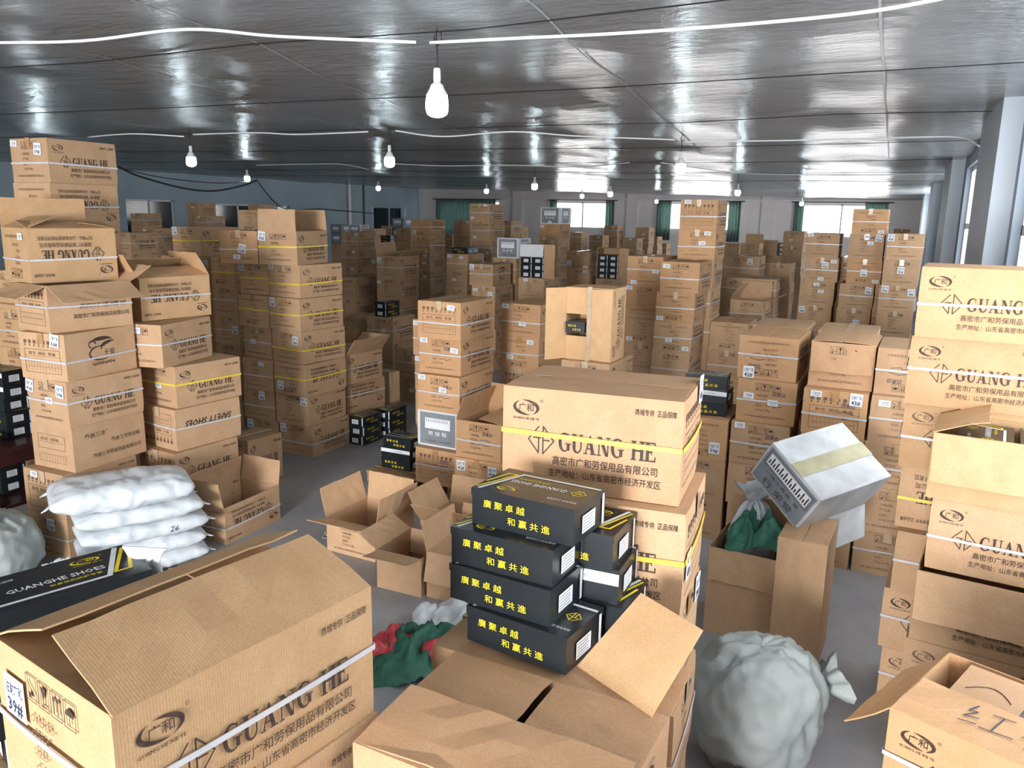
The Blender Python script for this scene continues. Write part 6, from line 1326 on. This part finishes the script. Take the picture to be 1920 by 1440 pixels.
def round_sack(x, y, z, r, h, mt, label, sd, tie_dir=(0, 0, 1), name='tied_sack'):
    t = thing(name, label, 'sack', (x, y, z)); vs = []; nu, nv = 54, 90; o = Vector((sd*5.1, sd, sd*2.2)); td = Vector(tie_dir).normalized()
    for i in range(nu+1):
        v = i/nu; a = math.pi*v
        for k in range(nv):
            b = 2*math.pi*k/nv; s = math.sin(a)**.8; p = Vector((s*math.cos(b)*r, s*math.sin(b)*r, -math.cos(a)*h/2*(1 if v > .5 else .9)))
            d = max(0, p.normalized().dot(td)) if p.length > 0 else 0
            pl = math.sin(b*11+sd)*.5+.5*math.sin(b*17); fo = .09*d**3*pl
            rg_ = (1-2*abs(MN.noise(p*8+o))); p *= 1+MN.noise(p*4+o)*.16+rg_*.075+(1-2*abs(MN.noise(Vector((p.x*19, p.y*19, p.z*9))-o)))*.04+MN.noise(p*40+o)*.012+fo
            vs.append((p.x, p.y, max(.002, p.z+h/2*.92)))
    mb = MB(); mb.add(vs, [(i*nv+k, i*nv+(k+1) % nv, (i+1)*nv+(k+1) % nv, (i+1)*nv+k) for i in range(nu) for k in range(nv)], mt); mb.build('bag', t, smooth=True)
    c = Vector((0, 0, h/2*.92))+Vector((td.x*r, td.y*r, td.z*h/2))*1.0
    ax = td; e1 = ax.orthogonal().normalized(); e2 = ax.cross(e1); vs = []; N = 22
    for rr, hh in ((.055, -.04), (.026, .0), (.022, .02), (.05, .06), (.085, .10), (.10, .13)):
        for k in range(N):
            b = 2*math.pi*k/N; q = rr*(1+.35*math.sin(b*5+sd)*(hh > .03)+.2*math.sin(b*9)); vs.append(c+ax*(hh+.02*math.sin(3*b)*(hh > .05))+e1*q*math.cos(b)+e2*q*math.sin(b))
    mb = MB(); mb.add(vs, [(i*N+k, i*N+(k+1) % N, (i+1)*N+(k+1) % N, (i+1)*N+k) for i in range(5) for k in range(N)], mt); kn = mb.build('tied_neck', t, smooth=True)
    MB().tube([c+e1*.03*math.cos(k*.6)+e2*.03*math.sin(k*.6)+ax*.004*(k/11) for k in range(12)], .005, mt, 5).build('tie_string', kn); return t
round_sack(-5.42, 3.06, 0, .30, .52, SACKG, 'round grey woven sack tied at the top, left edge', 3, (.35, -.25, .9))
round_sack(-.40, 3.60, 0, .29, .62, SACKG, 'slumped grey woven sack beside the front centre stack', 5, (.8, .45, .30))
round_sack(-.68, 5.02, .02, .15, .78, SACKW, 'white sack stuffed in the tall open carton', 8, (0, 0, 1))
def rag(x, y, z, w, d, h, mt, label, sd, yaw=0, name='crumpled_sack', cat='sack', ns=6):
    N = 40; mb = MB(); vs = []; o = Vector((sd*4.7, sd*2.9, sd*1.3))
    for j in range(N+1):
        for i in range(N+1):
            u, v = 2*i/N-1, 2*j/N-1; e = max(0, 1-(abs(u)**2.5+abs(v)**2.5)*.75); p = Vector((u*w/2, v*d/2, 0))
            rdg = 1-abs(MN.noise(p*ns+o))*2; rd2 = 1-abs(MN.noise(p*ns*2.6+o))*2
            zz = h*(e*(.35+.5*max(0, rdg))+.12*max(0, rd2)*e**.5)
            k = 1+.16*MN.noise(Vector((u*2, v*2, sd))); vs.append((p.x*k+.03*MN.noise(p*12+o), p.y*k+.03*MN.noise(p*12-o), max(.003, zz)))
    mb.add(vs, [(j*(N+1)+i, j*(N+1)+i+1, (j+1)*(N+1)+i+1, (j+1)*(N+1)+i) for j in range(N) for i in range(N)], mt)
    ob = mb.build(name, smooth=True, loc=(x, y, z), rot=(0, 0, R(yaw))); md = ob.modifiers.new('thickness', 'SOLIDIFY'); md.thickness = .002; md.offset = 1
    return tag(ob, label, cat)
rag(-4.66, 3.10, 0, .60, .46, .34, SACKW, 'crumpled empty white sack before the sack pile', 4, 20)
rag(-2.28, 3.98, 0, .56, .42, .24, SACKW, 'crumpled empty white sack on the aisle floor', 6, 15)
rag(-2.22, 3.58, 0, .62, .48, .26, GREENCLOTH, 'dark green mesh bag on the floor behind foreground carton', 7, 30, 'mesh_bag', 'bag', 8)
rag(-2.42, 3.52, .10, .26, .2, .14, REDPLASTIC, 'red printed plastic packets in the green bag', 12, 40, 'plastic_packet', 'packet', 12)
rag(-2.10, 3.50, .13, .22, .13, .10, REDPLASTIC, 'small red plastic packet right of the other, in green bag', 13, -20, 'plastic_packet', 'packet', 12)
rag(-.60, 4.86, .57, .40, .30, .26, GREENCLOTH, 'dark green cloth spilling from the tall open carton', 14, 10, 'cloth', 'cloth', 9)
rag(-.44, 3.10, 0, .42, .30, .20, PINKSTRIPE, 'pink and black striped cloth by the slumped grey sack', 15, 10, 'striped_cloth', 'cloth', 6)
def drape(x, y, z, yaw, label):
    N = 24; mb = MB(); vs = []
    for j in range(N+1):
        for i in range(N+1):
            u = i/N-.5; v = j/N; w = .13*(1.1-.75*v); vs.append((u*w+.012*math.sin(v*9+u*5), -.012-.018*math.sin(u*16+v*2)*v-.02*v, .015+.03*math.sin(v*3.1)-.19*v if v > .25 else .015+.03*math.sin(v*3.1)-.19*.25*(v/.25)**2))
    mb.add(vs, [(j*(N+1)+i, j*(N+1)+i+1, (j+1)*(N+1)+i+1, (j+1)*(N+1)+i) for j in range(N) for i in range(N)], SACKW)
    ob = mb.build('draped_sack', smooth=True, loc=(x, y, z), rot=(0, 0, R(yaw))); md = ob.modifiers.new('thickness', 'SOLIDIFY'); md.thickness = .003; return tag(ob, label, 'sack')
drape(-2.00, 1.60, 1.515, 20, 'white sack corner hanging over the GUANGHE SHOES box')

# ------------------------------------------------------------------ white carton lying tilted over the tall cartons
X, Y, Z = Vector((.551, .831, .078)), -Vector((.708, -.416, -.571)), -Vector((-.442, .37, -.817))
Lw, Ww, Hw2 = .63, .44, .291
org = Vector((-.572, 4.80, 1.255))+X*Lw/2-Y*Ww/2-Z*Hw2
wt = thing('white_carton', 'dirty white carton tipped over above the tall open cartons', 'carton'); M = Matrix((X, Y, Z)).transposed().to_4x4(); M.translation = org; wt.matrix_world = M
DIRTY = mottled('dirty_white_card', (.42, .43, .44), (.66, .68, .70), 5, .5, .15, .004); OLDTAPE = mottled('old_yellowed_tape', (.34, .30, .16), (.48, .44, .26), 9, .3, .3, .003)
bm_ = soft_box(Lw, Ww, Hw2, 77, .006).mesh('body', True); obj('body', recol(bm_, DIRTY), wt)
for s in (-1, 1): obj('flap', recol(creased(Lw-.004, Ww/2-.006, KRAFT, 40+s).mesh('flap'), DIRTY), wt, (0, s*(Ww/2-.001), Hw2-.003), (0, 0, R(180) if s > 0 else 0), (1, 1, .6))
MB().box(-Lw/2-.001, Lw/2+.001, -.05, .05, Hw2+.004, Hw2+.006, OLDTAPE).build('packing_tape', wt)
mb = MB(); p = Print(); p.rect(-.205, -.13, .205, .13, GREYPRINT); p.rect(-.175, .02, .175, .10, WHITEINK); p.frame(-.19, .005, .19, .115, .004, INK)
for i in range(18): p.rect(-.165+i*.019, .03, -.155+i*.019, .06+.03*(i % 2), INK)
p.text('一体小塞黑  第', 0, -.035, .03, INK, width=.30, bold=.01); p.text('行 荣誉', 0, -.105, .055, INK, width=.26, bold=.02); p.on(mb, (-Lw/2-.007, 0, Hw2/2), (0, -1, 0), (0, 0, 1)); mb.build('printed_panel', wt)['kind'] = 'stuff'
MB().box(-.30, .30, -.22, 0, -.004, 0, DIRTY).build('hanging_flap', wt, loc=(.02, -Ww/2+.004, .0), rot=(R(52), 0, 0))
CLEAR = mottled('dusty_plastic_film', (.42, .43, .44), (.55, .56, .57), 8, .2, .4, .004)
# loose flap of the foreground opened carton, standing up; its lit look is put into a paler tint
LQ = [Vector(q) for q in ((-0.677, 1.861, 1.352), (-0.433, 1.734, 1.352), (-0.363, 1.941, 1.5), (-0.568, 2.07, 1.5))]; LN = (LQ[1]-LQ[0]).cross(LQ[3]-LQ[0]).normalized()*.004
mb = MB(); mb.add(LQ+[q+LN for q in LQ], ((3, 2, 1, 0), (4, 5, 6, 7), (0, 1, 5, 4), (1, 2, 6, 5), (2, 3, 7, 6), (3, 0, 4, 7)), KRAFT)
lf = mb.build('carton_flap', color=(1.2, 1.17, 1.05)); tag(lf, 'torn carton flap, tinted pale as lit, propped beside the foreground shoe boxes', 'carton flap')

# cut strapping and dust on the aisle floor
for i in range(9):
    x, y = -3.72+rnd.uniform(-.25, .3), 5.0+rnd.uniform(-.3, .35); pts = []; a = rnd.uniform(0, 6)
    for k in range(7): pts.append((x, y, .006+.012*abs(math.sin(k*1.3+i)))); a += rnd.uniform(-.9, .9); x += .06*math.cos(a); y += .05*math.sin(a)
    tag(MB().tube(pts, .0035, STRAP_W, 4).build('strap_offcut'), 'white strapping offcut on the aisle floor, %s in the tangle' % ('leftmost', 'second', 'third', 'fourth', 'fifth', 'sixth', 'seventh', 'eighth', 'last')[i], 'strap', 'strapping offcuts on the floor')
